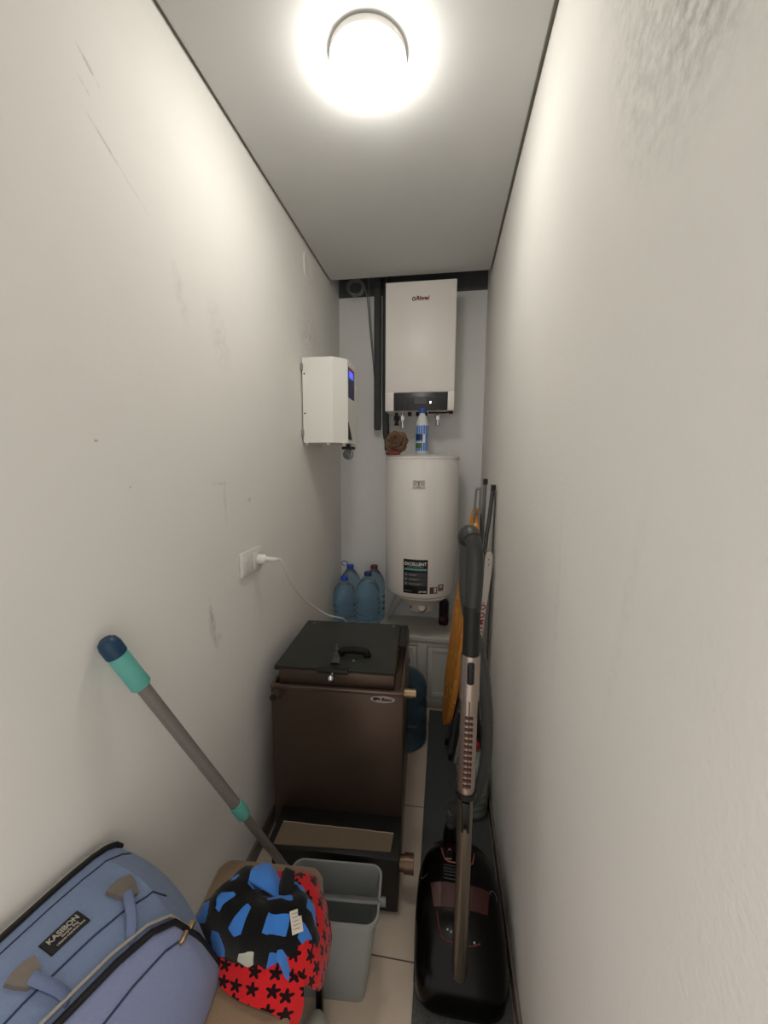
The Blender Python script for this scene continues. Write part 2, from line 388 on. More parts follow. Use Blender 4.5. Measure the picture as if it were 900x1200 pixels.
# thermostat dial on the cover's front
ang = math.radians(55)
Md = basis((WX+.02, WY-.085-.094, .706), (1, 0, 0), (0, -math.sin(ang)*.5, -.88), (0, -.85, .5))
dl = G().lathe([(0, -.012), (.022, -.012), (.022, .008), (.018, .012), (0, .012)], seg=24); dl.xf(Md); dl.build('thermostat_dial', mat('dial_cream', (.78, .75, .70), rough=.4), cap_o, world=wh)
dr = G(); dr.tube([(.025*math.cos(a), .025*math.sin(a), .004) for a in [math.radians(-100+16*i) for i in range(15)]], .0018, 6); dr.xf(Md); dr.build('dial_ring', mat('dial_marks', (.25, .22, .22), rough=.5), cap_o, world=wh)
G().cyl((WX-.045, WY-.085-.088, .715), (WX-.045, WY-.085-.112, .712), .004, seg=10).build('indicator_light', dark_plastic, cap_o, world=wh)
G().cyl((WX+.01, WY-.06, .635), (WX+.01, WY-.06, .668), .006, seg=12).build('drain_stub', grey_plastic, wh, world=wh)
# curved stickers on the tank
def on_tank(x, z, h=.0008):           # x is arc length from the point facing -y
    a = x/R0
    return V(WX + (R0+h)*math.sin(a), WY - (R0+h)*math.cos(a), z)
A0 = -math.asin(0)     # centre faces -y
def sticker(name, x0, x1, z0, z1, m, parent, h=.0008, label=None, n=10):
    q = G(); top = [on_tank(x0+(x1-x0)*i/n, z1, h) for i in range(n+1)]; bot = [on_tank(x0+(x1-x0)*i/n, z0, h) for i in range(n+1)]
    topi = [on_tank(x0+(x1-x0)*i/n, z1, -.0005) for i in range(n+1)]; boti = [on_tank(x0+(x1-x0)*i/n, z0, -.0005) for i in range(n+1)]
    q.grid([top, bot]); q.grid([topi, top]); q.grid([bot, boti]); q.grid([[a, b_] for a, b_ in zip((top[0], topi[0]), (bot[0], boti[0]))]); q.grid([[a, b_] for a, b_ in zip((top[-1], topi[-1]), (bot[-1], boti[-1]))])
    return q.build(name, m, parent, world=wh, label=label)
def tank_text(s, size, xc, zc, m, parent, bold=0., shear=0., align='CENTER', h=.0016):
    q = text_mesh(s, size, .0003, align=align, bold=bold, shear=shear)
    q.v = [on_tank(xc+p.x, zc+p.y, h+p.z) for p in q.v]
    return q.build('lettering', m, parent, world=wh)
sx0, sx1, sz0, sz1 = -.0915, .0525, .806, 1.008
ink = mat('sticker_black', (.085, .085, .09), rough=.35)
tx_w = mat('sticker_white_print', (.86, .86, .85), rough=.5)
tx_g = mat('sticker_grey_print', (.52, .53, .53), rough=.5)
sk = sticker('energy_sticker', sx0, sx1, sz0, sz1, ink, wh, label='black information sticker with a turquoise stripe')
xc = (sx0+sx1)/2
tank_text('EXCELLENT', .0245, xc, .981, tx_w, sk, bold=.0009)
tank_text('PLUG AND HEAT', .0125, xc, .9635, tx_g, sk, bold=.0003)
sticker('turquoise_stripe', sx0+.006, sx1-.006, .944, .955, mat('turquoise_print', (.40, .66, .64), rough=.5), sk, h=.0015)
panel_g = mat('sticker_dark_grey', (.27, .27, .28), rough=.45)
for k, (za, w1) in enumerate(((.906, .052), (.879, .062), (.852, .083))):
    sticker('info_row', sx0+.004, sx1-.004, za, za+.024, panel_g, sk, h=.0014)
    sticker('print_line', sx0+.034, sx0+.034+w1, za+.013, za+.0165, tx_g, sk, h=.002)
    sticker('print_line', sx0+.034, sx0+.034+w1*.8, za+.007, za+.0105, tx_g, sk, h=.002)
    sticker('icon', sx0+.011, sx0+.024, za+.006, za+.018, tx_g, sk, h=.002)
tank_text('gorenje', .0145, sx1-.028, .8205, tx_w, sk, bold=.0005)
sticker('print_line', sx0+.008, sx0+.055, .8195, .8225, tx_g, sk, h=.0015)
# maker's mark near the top: pale plate with a red brown letter and thin lines
mk = sticker('maker_plate', -.040, .028, 1.415, 1.462, mat('plate_pale', (.80, .77, .74), rough=.4), wh, h=.004)
redbrown = mat('mark_red_brown', (.36, .20, .19), rough=.5)
tank_text('T', .038, -.006, 1.439, redbrown, mk, bold=.0003, h=.0048)
for zz in (1.456, 1.447, 1.438):
    sticker('print_line', -.036, -.018, zz, zz+.003, mat('mark_grey', (.5, .44, .43), rough=.5), mk, h=.0046)
    sticker('print_line', .006, .024, zz, zz+.003, MATS['mark_grey'], mk, h=.0046)
sticker('print_line', -.018, .006, 1.421, 1.4235, redbrown, mk, h=.0046)
s1 = sticker('care_sticker', .066, .112, .806, .845, mat('sticker_brown', (.36, .24, .18), rough=.5), wh, label='small brown square sticker')
sticker('print_figure', .090, .106, .812, .842, mat('sticker_cream', (.83, .80, .75), rough=.5), s1, h=.0014)
s2 = sticker('care_sticker', .117, .155, .818, .857, mat('sticker_taupe', (.50, .43, .37), rough=.5), wh, label='small grey brown square sticker')
sticker('print_figure', .127, .145, .838, .850, MATS['sticker_cream'], s2, h=.0014)
# supply hoses
hz = mat('white_hose', (.80, .79, .77), rough=.5)
G().tube([(-.270, 2.47, .768), (-.30, 2.50, .68), (-.345, 2.535, .57), (-.36, 2.55, .4935)], .007, 10, smooth=6).build('hose', hz, wh, world=wh)
G().tube([(-.235, 2.52, .768), (-.255, 2.545, .66), (-.31, 2.585, .56), (-.325, 2.60, .4935)], .005, 10, smooth=6).build('hose', hz, wh, world=wh)

# ------------------------------------------------------------------ wall-hung boiler at the top
bl = thing('wall_boiler', 'white rectangular wall boiler with a dark control panel, above the water heater', 'boiler', (-.153, 2.525, 1.866))
bx0, bx1, bz0, bz1, byf = -.357, .051, 1.866, 2.591, 2.392
case_m = mat('boiler_cream_white', (.92, .90, .875), rough=.35)
g = G().box((bx0, byf, bz0+.105), (bx1, YB-.03, bz1), bev=.006, seg=3)
g.box((bx0, byf, bz0), (bx0+.052, YB-.03, bz0+.112), bev=.004).box((bx1-.038, byf, bz0), (bx1, YB-.03, bz0+.112), bev=.004)
g.box((bx0+.02, byf+.02, bz0+.002), (bx1-.02, YB-.03, bz0+.12))
g.box((bx0+.03, YB-.035, bz0+.1), (bx1-.03, YB-.001, bz1-.06))
g.build('casing', case_m, bl, world=bl)
pn = G().box((bx0+.053, byf-.001, bz0+.003), (bx1-.039, byf+.03, bz0+.104), bev=.002).build('control_panel', mat('panel_charcoal', (.175, .18, .185), rough=.3), bl, world=bl)
G().box((-.182, byf-.0022, bz0+.040), (-.110, byf+.004, bz0+.072)).build('display', mat('display_grey', (.36, .37, .36), rough=.2), pn, world=bl)
for bxp, bzp in ((-.20, .075), (-.20, .06), (-.235, .045), (-.09, .075), (-.065, .075), (-.065, .045), (-.235, .062)):
    G().cyl((bxp, byf-.0018, bz0+bzp), (bxp, byf+.004, bz0+bzp), .0045, seg=12).build('button', mat('button_grey', (.27, .27, .28), rough=.4), pn, world=bl)
G().cyl((-.087, byf-.003, bz0+.047), (-.087, byf+.004, bz0+.047), .0055, seg=16).build('power_light', mat('white_led', (1, 1, 1), emit=(1, 1, 1), estr=2.5), pn, world=bl)
logo = thing
lg = G(); lg.tube([(-.192+.0085*math.cos(a), byf-.0012, 2.494+.0085*math.sin(a)) for a in [2*PI*k/20 for k in range(20)]], .0028, 6, closed=True)
lg_o = lg.build('round_emblem', mat('logo_dark_red', (.40, .16, .16), rough=.4), bl, world=bl)
text_mesh('Rinnai', .030, shear=.25, bold=.0012, align='LEFT').xf(face_y(-.180, byf-.0004, 2.496)).build('lettering', mat('logo_brown', (.45, .13, .13), rough=.4), bl, world=bl)
# pipework under it
for px, ln in ((-.300, .075), (-.262, .09), (-.045, .075)):
    q = G().cyl((px, 2.50, bz0+.004), (px, 2.50, bz0-ln), .010, seg=14); q.cyl((px, 2.50, bz0-.018), (px, 2.50, bz0-.045), .017, seg=6); q.cyl((px, 2.50, bz0-ln+.012), (px, 2.50, bz0-ln), .015, seg=14)
    q.build('valve', chrome if px != -.300 else mat('dark_valve', (.2, .2, .2), rough=.4, metal=.8), bl, world=bl)
for px in (-.215, -.165, -.12): G().cyl((px, 2.47, bz0+.004), (px, 2.47, bz0-.022), .012, seg=14).build('cable_gland', black_plastic, bl, world=bl)
q = G().tube([(-.10, 2.45, bz0-.006), (.0, 2.44, bz0-.008), (.03, 2.43, bz0-.004)], .0055, 10); q.cyl((.022, 2.43, bz0-.004), (.046, 2.428, bz0-.003), .013, seg=14)
q.build('gas_pipe', mat('dark_brown_pipe', (.22, .18, .16), rough=.5, metal=.5), bl, world=bl)

# dark insulated pipes on the left of the wall boiler, and cable coil
ins = mat('dark_pipe_insulation', (.29, .30, .305), rough=.8, bump=.2, bscale=90)
tag(G().tube([(-.437, 2.60, 2.90), (-.437, 2.60, 1.79), (-.437, 2.60, 1.772)], [.024, .024, .021], 20).build('insulated_pipe', ins), 'dark grey insulated pipe with a cut end, left of the one beside the wall boiler', 'pipe', 'insulated pipes')
tag(G().tube([(-.388, 2.625, 2.90), (-.388, 2.625, 1.85), (-.375, 2.625, 1.72), (-.372, 2.625, 1.64)], .022, 16, smooth=4).build('insulated_pipe', ins), 'dark grey insulated pipe tight against the side of the wall boiler', 'pipe', 'insulated pipes')
cm = mat('grey_cable', (.50, .50, .49), rough=.6)
coil = []
for k in range(70):
    a = 2*PI*k/16; coil.append((-.575+(.05+.006*math.sin(k*.7))*math.cos(a), 2.58+.02*math.sin(k*.33), 2.655+(.045+.005*math.cos(k*.9))*math.sin(a)))
coil += [(-.52, 2.60, 2.66), (-.505, 2.63, 2.55), (-.495, 2.648, 2.40), (-.475, 2.65, 2.2), (-.462, 2.652, 2.05)]
tag(G().tube(coil, .0035, 8, smooth=2).build('cable_coil', cm), 'coil of grey cable in the top left corner of the back wall', 'cable')
tag(G().tube([(-.500, 2.612, 2.74), (-.496, 2.615, 2.62), (-.488, 2.618, 2.48), (-.476, 2.62, 2.33), (-.467, 2.62, 2.18)], .003, 8, smooth=5).build('hanging_cable', cm), 'thin grey cable hanging down the back wall beside the insulated pipe', 'cable')

# ------------------------------------------------------------------ things on the water heater
bt = thing('cleaner_bottle', 'blue and white detergent bottle standing on the water heater', 'bottle', (-.132, 2.37, 1.610))
b0 = 1.6105
G().lathe([(0, 0), (.034, 0), (.037, .006), (.037, .17), (.034, .19), (.022, .22), (.016, .232), (.016, .240), (0, .24)], c=(-.132, 2.37, b0), seg=32).build('bottle_body', mat('bottle_white', (.84, .85, .86), rough=.35), bt, world=bt)
G().lathe([(0, .238), (.021, .238), (.021, .258), (.018, .266), (0, .266)], c=(-.132, 2.37, b0), seg=24).build('screw_cap', mat('cap_blue', (.20, .33, .62), rough=.4), bt, world=bt)
def round_label(m, a0, a1, z0, z1, r, c, name, parent, world):
    q = G(); n = 16
    q.grid([[V(c[0]+r*math.sin(a0+(a1-a0)*i/n), c[1]-r*math.cos(a0+(a1-a0)*i/n), z) for i in range(n+1)] for z in (z1, z0)])
    return q.build(name, m, parent, world=world)
lb = round_label(mat('label_blue', (.30, .50, .78), rough=.4, noise_amt=.25, nscale=40), -PI, PI, b0+.018, b0+.165, .0376, (-.132, 2.37), 'label', bt, bt)
round_label(mat('label_navy', (.12, .20, .38), rough=.4), -1.1, .2, b0+.08, b0+.115, .0381, (-.132, 2.37), 'label_print', lb, bt)
round_label(mat('label_white', (.85, .87, .88), rough=.4), .15, .55, b0+.065, b0+.115, .0383, (-.132, 2.37), 'label_print', lb, bt)
round_label(MATS['label_white'], -1.2, .2, b0+.065, b0+.071, .0383, (-.132, 2.37), 'label_print', lb, bt)
round_label(mat('label_green', (.30, .42, .25), rough=.4), -1.1, .0, b0+.035, b0+.065, .0381, (-.132, 2.37), 'label_print', lb, bt)

df = thing('bath_sponge', 'fluffy brown bath puff lying on the water heater under the wall boiler', 'sponge', (-.286, 2.40, 1.597))
q = G()
rnd = random.Random(3)
for k in range(240):
    u = rnd.uniform(-1, 1); a = rnd.uniform(0, 2*PI); s = math.sqrt(1-u*u); d = V(s*math.cos(a), s*math.sin(a), u)
    c = V(-.286, 2.40, 1.683); e = d.orthogonal().normalized(); f_ = d.cross(e); ro = rnd.uniform(0, 2*PI)
    e2 = e*math.cos(ro)+f_*math.sin(ro); f2 = d.cross(e2)
    rr = rnd.uniform(.055, .073)
    P = []
    for i in range(5):
        x = (i-2)/2
        P.append([c + d*(rr*(1-.12*x*x)) + e2*x*.022 + f2*.004*math.sin(i*2.2+k) , c + d*(rr-.03) + e2*x*.014, ])
    q.grid(P)
q.ball((-.286, 2.40, 1.683), .045)
q.build('netting', mat('brown_netting', (.58, .45, .34), rough=.8, sheen=.3, noise_amt=.35, nscale=90), df, world=df)
q = G().lathe([(0, 0), (.04, 0), (.045, .008), (.04, .018), (.03, .024), (0, .026)], c=(-.300, 2.335, 1.606), seg=20); 
q.build('red_loop', mat('dull_red_cord', (.48, .22, .18), rough=.7), df, world=df)

# ------------------------------------------------------------------ voltage stabiliser on the left wall
vs = thing('voltage_stabilizer', 'white metal box with a blue display mounted on the left wall', 'electrical box', (XL, 2.05, 1.651))
z0, z1 = 1.657, 2.067
pl = [(XL+.008, 1.915), (-.545, 1.915), (-.484, 1.975), (-.484, 2.16), (-.545, 2.22), (XL+.008, 2.22)]
q = G().prism(pl, lambda p: V(p[0], p[1], z0), lambda p: V(p[0], p[1], z1)); bm_ = None
q.build('case', mat('white_powder_coat', (.91, .91, .885), rough=.45), vs, world=vs, sharp=20)
for zz in (z0+.03, z1-.06): G().box((XL+.0005, 1.905, zz), (XL+.012, 2.20, zz+.03)).build('wall_bracket', grey_plastic, vs, world=vs)
for px, py in ((-.685, 1.935), (-.575, 1.935), (-.51, 1.99), (-.51, 2.15), (-.685, 2.2)):
    G().lathe([(0, 0), (.008, -.0), (.008, -.010), (.005, -.013), (0, -.013)], c=(px, py, z0), seg=14).build('foot', white_plastic, vs, world=vs)
for zz in (1.99, 1.80): 
    G().cyl((XL+.018, 1.9145, zz), (XL+.018, 1.917, zz), .0042, seg=12).build('screw', black_plastic, vs, world=vs)
dp = G().box((-.485, 1.985, 1.885), (-.4825, 2.115, 2.035)).build('display_panel', mat('panel_indigo', (.22, .20, .38), rough=.3), vs, world=vs)
G().box((-.484, 2.005, 1.985), (-.4815, 2.085, 2.018)).build('screen', mat('blue_lcd', (.2, .25, .9), emit=(.28, .30, .95), estr=1.0), dp, world=vs)
G().box((-.484, 1.990, 2.024), (-.4815, 2.11, 2.033)).build('red_heading', mat('panel_red', (.62, .25, .22), rough=.4), dp, world=vs)
G().box((-.484, 2.0, 1.972), (-.4815, 2.09, 1.977)).build('green_line', mat('panel_green', (.35, .5, .4), rough=.4), dp, world=vs)
for k in range(4): G().box((-.484, 2.0, 1.895+.018*k), (-.4815, 2.09, 1.904+.018*k)).build('printed_row', mat('panel_violet', (.32, .32, .52), rough=.4), dp, world=vs)
q = G().prism([(1.978, 1.675), (2.06, 1.675), (2.045, 1.70), (1.985, 1.765), (1.978, 1.765)], lambda p: V(-.4845, p[0], p[1]), lambda p: V(-.4828, p[0], p[1])); q.build('lower_sticker', mat('sticker_plum', (.2, .16, .22), rough=.4), vs, world=vs)
# round meter hanging on its underside
mt = G().cyl((-.515, 2.10, z0+.001), (-.515, 2.10, z0-.016), .010, seg=12); mt.box((-.545, 2.075, z0-.028), (-.480, 2.125, z0-.014), bev=.003)
mo = mt.build('meter_clamp', black_plastic, vs, world=vs)
q = G().lathe([(0, 0), (.022, 0), (.027, .004), (.029, .012), (.027, .03), (.02, .034), (0, .034)], seg=24); q.xf(basis((-.514, 2.115, z0-.055), (1, 0, 0), (0, 0, 1), (0, -1, 0)))
rm = q.build('round_meter', mat('smoky_grey_plastic', (.50, .51, .50), rough=.25), vs, world=vs)
q = G().tube([(-.514+.017*math.cos(a), 2.0805, z0-.055+.017*math.sin(a)) for a in [2*PI*k/20 for k in range(20)]], .002, 6, closed=True); q.cyl((-.517, 2.082, z0-.06), (-.517, 2.079, z0-.06), .005, seg=10); q.cyl((-.502, 2.082, z0-.048), (-.502, 2.079, z0-.048), .004, seg=10)
q.build('meter_face', mat('meter_dark', (.27, .28, .28), rough=.4), rm, world=vs)

# cover plate higher on the left wall
q = G(); oc = []
for k in range(40):
    a = 2*PI*k/40; oc.append((2.045+.062*math.copysign(abs(math.cos(a))**.6, math.cos(a)), 2.535+.062*math.copysign(abs(math.sin(a))**.6, math.sin(a))))
q.rings([[V(XL+.0002, y, z) for y, z in oc], [V(XL+.006, y, z) for y, z in oc], [V(XL+.008, 2.045+(y-2.045)*.93, 2.535+(z-2.535)*.93) for y, z in oc], [V(XL+.007, 2.045+(y-2.045)*.86, 2.535+(z-2.535)*.86) for y, z in oc]])
tag(q.build('wall_cover_plate', left_wall_mat), 'small rounded cover plate in wall paint, high on the left wall near the ceiling', 'cover plate')

# ------------------------------------------------------------------ socket with plug and cable
so = thing('wall_socket', 'white double wall socket on the left wall, one plug in it', 'socket', (XL, 1.335, 1.193))
sock_m = mat('socket_white', (.86, .85, .83), rough=.35)
q = G().box((XL, 1.258, 1.148), (XL+.012, 1.412, 1.238), bev=.004, seg=3); fr = q.build('frame', sock_m, so, world=so)
for yy in (1.298, 1.374):
    q = G().box((XL+.011, yy-.033, 1.160), (XL+.015, yy+.033, 1.226), bev=.002)
    q.lathe([(.019, .0145), (.023, .0145), (.023, .017), (.019, .017)], seg=32, M=basis((XL, yy, 1.193), (0, 1, 0), (0, 0, 1), (1, 0, 0)))
    q.build('outlet', sock_m, so, world=so)
    G().lathe([(0, .0152), (.0192, .0152), (.0192, .0156), (0, .0156)], seg=28, M=basis((XL, yy, 1.193), (0, 1, 0), (0, 0, 1), (1, 0, 0))).build('recess', mat('socket_recess', (.38, .35, .33), rough=.5), so, world=so)
    if yy < 1.33:
        for dz in (-.0095, .0095): G().cyl((XL+.0152, yy, 1.193+dz), (XL+.0165, yy, 1.193+dz), .0028, seg=10).build('pin_hole', dark_plastic, so, world=so)
pg = thing('power_cable', 'white plug and cable running from the wall socket to behind the floor boiler', 'cable', (XL+.016, 1.374, 1.193))
q = G().tube([(XL+.0175, 1.374, 1.193), (XL+.034, 1.374, 1.193), (XL+.042, 1.376, 1.193), (XL+.046, 1.379, 1.192), (XL+.066, 1.394, 1.188), (XL+.076, 1.401, 1.186)], [.0195, .0195, .018, .0115, .0085, .006], 20)
q.build('plug', white_plastic, pg, world=pg)
q = G().tube([(XL+.070, 1.397, 1.188), (XL+.09, 1.415, 1.177), (-.600, 1.457, 1.085), (-.597, 1.60, .960), (-.572, 1.70, .880), (-.540, 1.76, .828), (-.504, 1.805, .800), (-.485, 1.88, .758), (-.475, 1.95, .67), (-.470, 2.0, .50)], .0045, 10, smooth=8)
q.build('cord', mat('cord_white', (.80, .79, .78), rough=.45), pg, world=pg)

# ------------------------------------------------------------------ water bottles on the cabinet
pet = mat('blue_pet', (.84, .93, .985), rough=.04, trans=.92, ior=1.30, spec=.6)
def big_bottle(name, x, y, r, h, cap_c, label, handle=False, m=pet, zb=.4905, capname='c', ribs=4, group=None, shell=0.):
    t = thing(name, label, 'bottle', (x, y, zb), 0, group)
    pr = [(0, .006), (r*.7, .002), (r*.88, 0), (r*.97, .012), (r, .03)]
    hb = h*.60
    for k in range(ribs):
        zc = .03 + (hb-.05)*(k+.5)/ribs
        pr += [(r, zc-.012), (r*.955, zc-.004), (r*.955, zc+.004), (r, zc+.012)]
    pr += [(r, hb), (r*.97, hb+.03), (r*.82, hb+.065), (r*.55, h-.05), (r*.33, h-.03), (.021, h-.022), (.021, h-.012), (0, h-.012)]
    if shell: pr = pr[:-1] + [(.016, h-.012)] + [(max(r_-shell, .0005), z_+(shell if k_ < 3 else 0)) for k_, (r_, z_) in list(enumerate(pr))[1:-1]][::-1] + [(0, .008)]
    G().lathe(pr, seg=28).build('bottle_body', m, t)
    c = G().lathe([(0, h-.024), (.0245, h-.024), (.0245, h-.004), (.022, h), (0, h)], seg=22).build('screw_cap', cap_c, t)
    if handle:
        G().tube([V(-.018, 0, h-.014)] + [V(-.038+.022*math.cos(a), -.006, h+.010+.016*math.sin(a)) for a in [math.radians(-60+30*i) for i in range(12)]], .0028, 8).build('carry_ring', cap_c, t)
    return t
capb = mat('cap_bright_blue', (.13, .30, .72), rough=.4); capd = mat('cap_dark_blue', (.10, .13, .38), rough=.4); capr = mat('cap_maroon', (.42, .12, .18), rough=.4)
tt = big_bottle('water_bottle', -.624, 2.418, .072, .335, capb, 'nearest of the blue water bottles, bright blue cap, paper label on its side', zb=.4905, group='water bottles on the cabinet')
q = G(); q.grid([[V(.0728*math.sin(a), -.0728*math.cos(a), z) for a in [-1.35+.1*i for i in range(6)]] for z in (.135, .085)]); q.build('paper_label', mat('paper', (.72, .73, .68), rough=.8), tt)
big_bottle('water_bottle', -.622, 2.575, .074, .372, capb, 'blue water bottle in the corner, with a ring handle on its bright blue cap', handle=True, group='water bottles on the cabinet')
big_bottle('water_bottle', -.468, 2.418, .080, .372, capd, 'wide blue water bottle with a dark blue cap next to the water heater', ribs=5, group='water bottles on the cabinet')
big_bottle('water_bottle', -.455, 2.578, .074, .375, capr, 'blue water bottle with a maroon cap, behind the wide one', ribs=4, group='water bottles on the cabinet')

# purple can under the water heater
cn = thing('spray_can', 'dark purple can standing on the cabinet under the water heater', 'can', (.021, 2.55, .49))
G().lathe([(0, 0), (.030, 0), (.032, .004), (.032, .15), (.029, .158), (.024, .168), (0, .17)], c=(.021, 2.55, .4905), seg=28).build('can_body', mat('purple_tin', (.21, .10, .16), rough=.3, metal=.3), cn, world=cn)
round_label(mat('can_print', (.40, .20, .26), rough=.4), -.8, .3, .52, .55, .0324, (.021, 2.55), 'printed_band', cn, cn)
round_label(mat('can_print_dark', (.12, .06, .12), rough=.4), -.9, .5, .57, .635, .0324, (.021, 2.55), 'printed_band', cn, cn)

# ------------------------------------------------------------------ big blue jug on the floor behind the boiler
jug_m = mat('jug_blue', (.33, .45, .53), rough=.15, trans=.6, ior=1.3, spec=.5)
jg = thing('water_jug', 'large blue water cooler jug on the floor behind the brown boiler', 'jug', (-.196, 2.065, 0))
r = .132
G().lathe([(0, .01), (r*.85, .0), (r, .015), (r, .06), (r*.955, .075), (r, .09), (r, .15), (r*.955, .165), (r, .18), (r, .24), (r*.955, .255), (r, .27), (r, .32), (r*.9, .36), (r*.6, .40), (.04, .42), (.03, .43), (.03, .462), (0, .462)], c=(-.196, 2.065, .0006), seg=40).build('jug_body', jug_m, jg, world=jg)
G().lathe([(0, .455), (.034, .455), (.034, .478), (.03, .483), (0, .483)], c=(-.196, 2.065, 0), seg=24).build('cap', capb, jg, world=jg)

# ------------------------------------------------------------------ carpet runner
cp_m = mat('charcoal_carpet', (.335, .345, .345), rough=.95, spec=.1, noise_amt=.5, nscale=160, bump=.9, bscale=220)
tag(G().box((-.055, .35, .0003), (XR-.013, 2.335, .007), bev=.002).build('carpet_runner', cp_m), 'charcoal grey carpet runner along the right wall', 'carpet')

# ------------------------------------------------------------------ vacuum cleaner
vc = thing('vacuum_cleaner', 'black vacuum cleaner on the carpet with its wand parked upright', 'vacuum cleaner', (.078, 1.15, .007))
glossb = mat('gloss_black', (.022, .020, .020), rough=.22, spec=.22)
sec = [(.915, .070, .075, .05), (.925, .100, .11, .035), (.945, .122, .140, .025), (.985, .133, .175, .02), (1.05, .138, .215, .018), (1.13, .138, .235, .018), (1.21, .134, .228, .018), (1.28, .120, .195, .02), (1.34, .095, .150, .024), (1.385, .062, .100, .03), (1.40, .035, .075, .04)]
CX = .080
def vsec(y, hw, top, bot, n=40):
    zc = bot + (top-bot)*.42
    out = []
    for k in range(n):
        a = 2*PI*k/n; c, s = math.cos(a), math.sin(a)
        x = CX + hw*math.copysign(abs(c)**.62, c)
        z = zc + ((top-zc) if s > 0 else (zc-bot))*math.copysign(abs(s)**(.75 if s > 0 else .5), s)
        out.append(V(x, y, z))
    return out
def vtop(x, y):
    """height of the vacuum's shell at (x, y)"""
    for i in range(len(sec)-1):
        a, b_ = sec[i], sec[i+1]
        if a[0] <= y <= b_[0]:
            t_ = (y-a[0])/(b_[0]-a[0]); hw, tp, bt_ = [a[j]*(1-t_)+b_[j]*t_ for j in (1, 2, 3)]
            zc = bt_+(tp-bt_)*.42; c = min(1, abs(x-CX)/hw)**(1/.62); s = math.sqrt(max(0, 1-c*c))
            return zc+(tp-zc)*s**.75
    return .08
# resample the sections smoothly
SP, _ = catmull([V(*s_[:3]) for s_ in sec], [s_[3] for s_ in sec], 4)
vb = G().rings([vsec(p.x if False else p[0], p[1], p[2], r_) for p, r_ in zip(*catmull([V(*s_[:3]) for s_ in sec], [s_[3] for s_ in sec], 4))])
vb_o = vb.build('housing', glossb, vc, world=vc, sharp=60)
for sx in (-1, 1):
    G().cyl((CX+sx*.118, 1.03, .066), (CX+sx*.134, 1.03, .066), .058, seg=28).build('wheel', black_plastic, vc, world=vc)
G().ball((CX, 1.33, .026), .019).build('castor', black_plastic, vc, world=vc)
def patch(name, x0, x1, y0, y1, h, m, parent, taper=1., n=10, label=None):
    q = G(); P = []
    for i in range(n+1):
        y = y0+(y1-y0)*i/n; row = []
        sc_ = 1+(taper-1)*i/n; xm = (x0+x1)/2
        for k in range(n+1):
            x = xm+(x0+(x1-x0)*k/n-xm)*sc_; row.append(V(x, y, vtop(x, y)+h))
        P.append(row)
    q.grid(P)
    low = [[p - V(0, 0, h+.003) for p in r_] for r_ in P]
    q.grid([P[0], low[0]]); q.grid([P[-1], low[-1]]); q.grid([[r_[0] for r_ in P], [r_[0] for r_ in low]]); q.grid([[r_[-1] for r_ in P], [r_[-1] for r_ in low]])
    return q.build(name, m, parent, world=vc, label=label)
wine = mat('wine_red_gloss', (.24, .07, .07), rough=.12, coat=.6)
patch('red_cover', .0, .16, 1.055, 1.115, .004, wine, vc, taper=1.15)
patch('front_cover', .035, .125, 1.225, 1.385, .003, mat('dark_wine_gloss', (.16, .055, .055), rough=.18, coat=.4), vc, taper=.7)
orng = mat('copper_line', (.62, .32, .24), rough=.35)
def line(pts, r_, m, name, parent):
    return G().tube([(x, y, vtop(x, y)+.003) for x, y in pts], r_, 6).build(name, m, parent, world=vc)
line([(.022, 1.245), (.026, 1.215), (.034, 1.19), (.045, 1.183), (.075, 1.180), (.110, 1.180), (.124, 1.187), (.130, 1.21), (.134, 1.24)], .0022, orng, 'copper_line', vc)
line([(.010, 1.045), (.016, 1.02), (.026, 1.0), (.05, .992), (.11, .992), (.135, 1.0)], .0018, mat('dark_red_line', (.40, .13, .11), rough=.35), 'red_line', vc)
for k in range(6): line([(.03, 1.17-.011*k), (.055, 1.168-.011*k), (.09, 1.168-.011*k)], .0022, mat('vent_grey', (.16, .15, .15), rough=.4), 'vent_rib', vc)
patch('badge', .036, .056, 1.19, 1.196, .003, mat('badge_grey', (.5, .48, .47), rough=.3), vc, n=3)
patch('control_button', .038, .062, 1.20, 1.225, .003, black_plastic, vc, n=4)
for x, y in ((-.032, 1.155), (.185, 1.115)):
    q = G().tube([(x+.011*math.cos(a), y+.011*math.sin(a), vtop(x+.011*math.cos(a), y+.011*math.sin(a))+.001) for a in [2*PI*k/20 for k in range(20)]], .0009, 6, closed=True); q.build('button_ring', mat('ring_grey', (.42, .42, .42), rough=.4), vc, world=vc)
dot = G()
for x, y in ((.042, 1.015), (.052, 1.012), (.118, 1.0)): dot.ball((x, y, vtop(x, y)+.001), .003, 8)
dot.build('marking', mat('marking_white', (.75, .75, .74), rough=.4), vc, world=vc)
text_mesh('A', .02, bold=.0004).xf(basis((.05, 1.235, vtop(.05, 1.235)+.006), (1, 0, 0), (0, .94, -.3), (0, .3, .94))).build('lettering', MATS['ring_grey'], vc, world=vc)
# hose inlet
q = G().tube([(.052, 1.33, .135), (.052, 1.325, .19), (.055, 1.32, .235)], [.026, .024, .021], 18); q.build('hose_inlet', black_plastic, vc, world=vc)
q = G()
for k in range(4): q.lathe([(.017, -.002), (.0195, -.002), (.0195, .002), (.017, .002)], c=(.055, 1.319, .248+.009*k), seg=18)
q.cyl((.055, 1.32, .23), (.055, 1.318, .29), .0178, seg=18); q.build('hose_cuff', mat('cuff_grey', (.26, .26, .26), rough=.4), vc, world=vc)
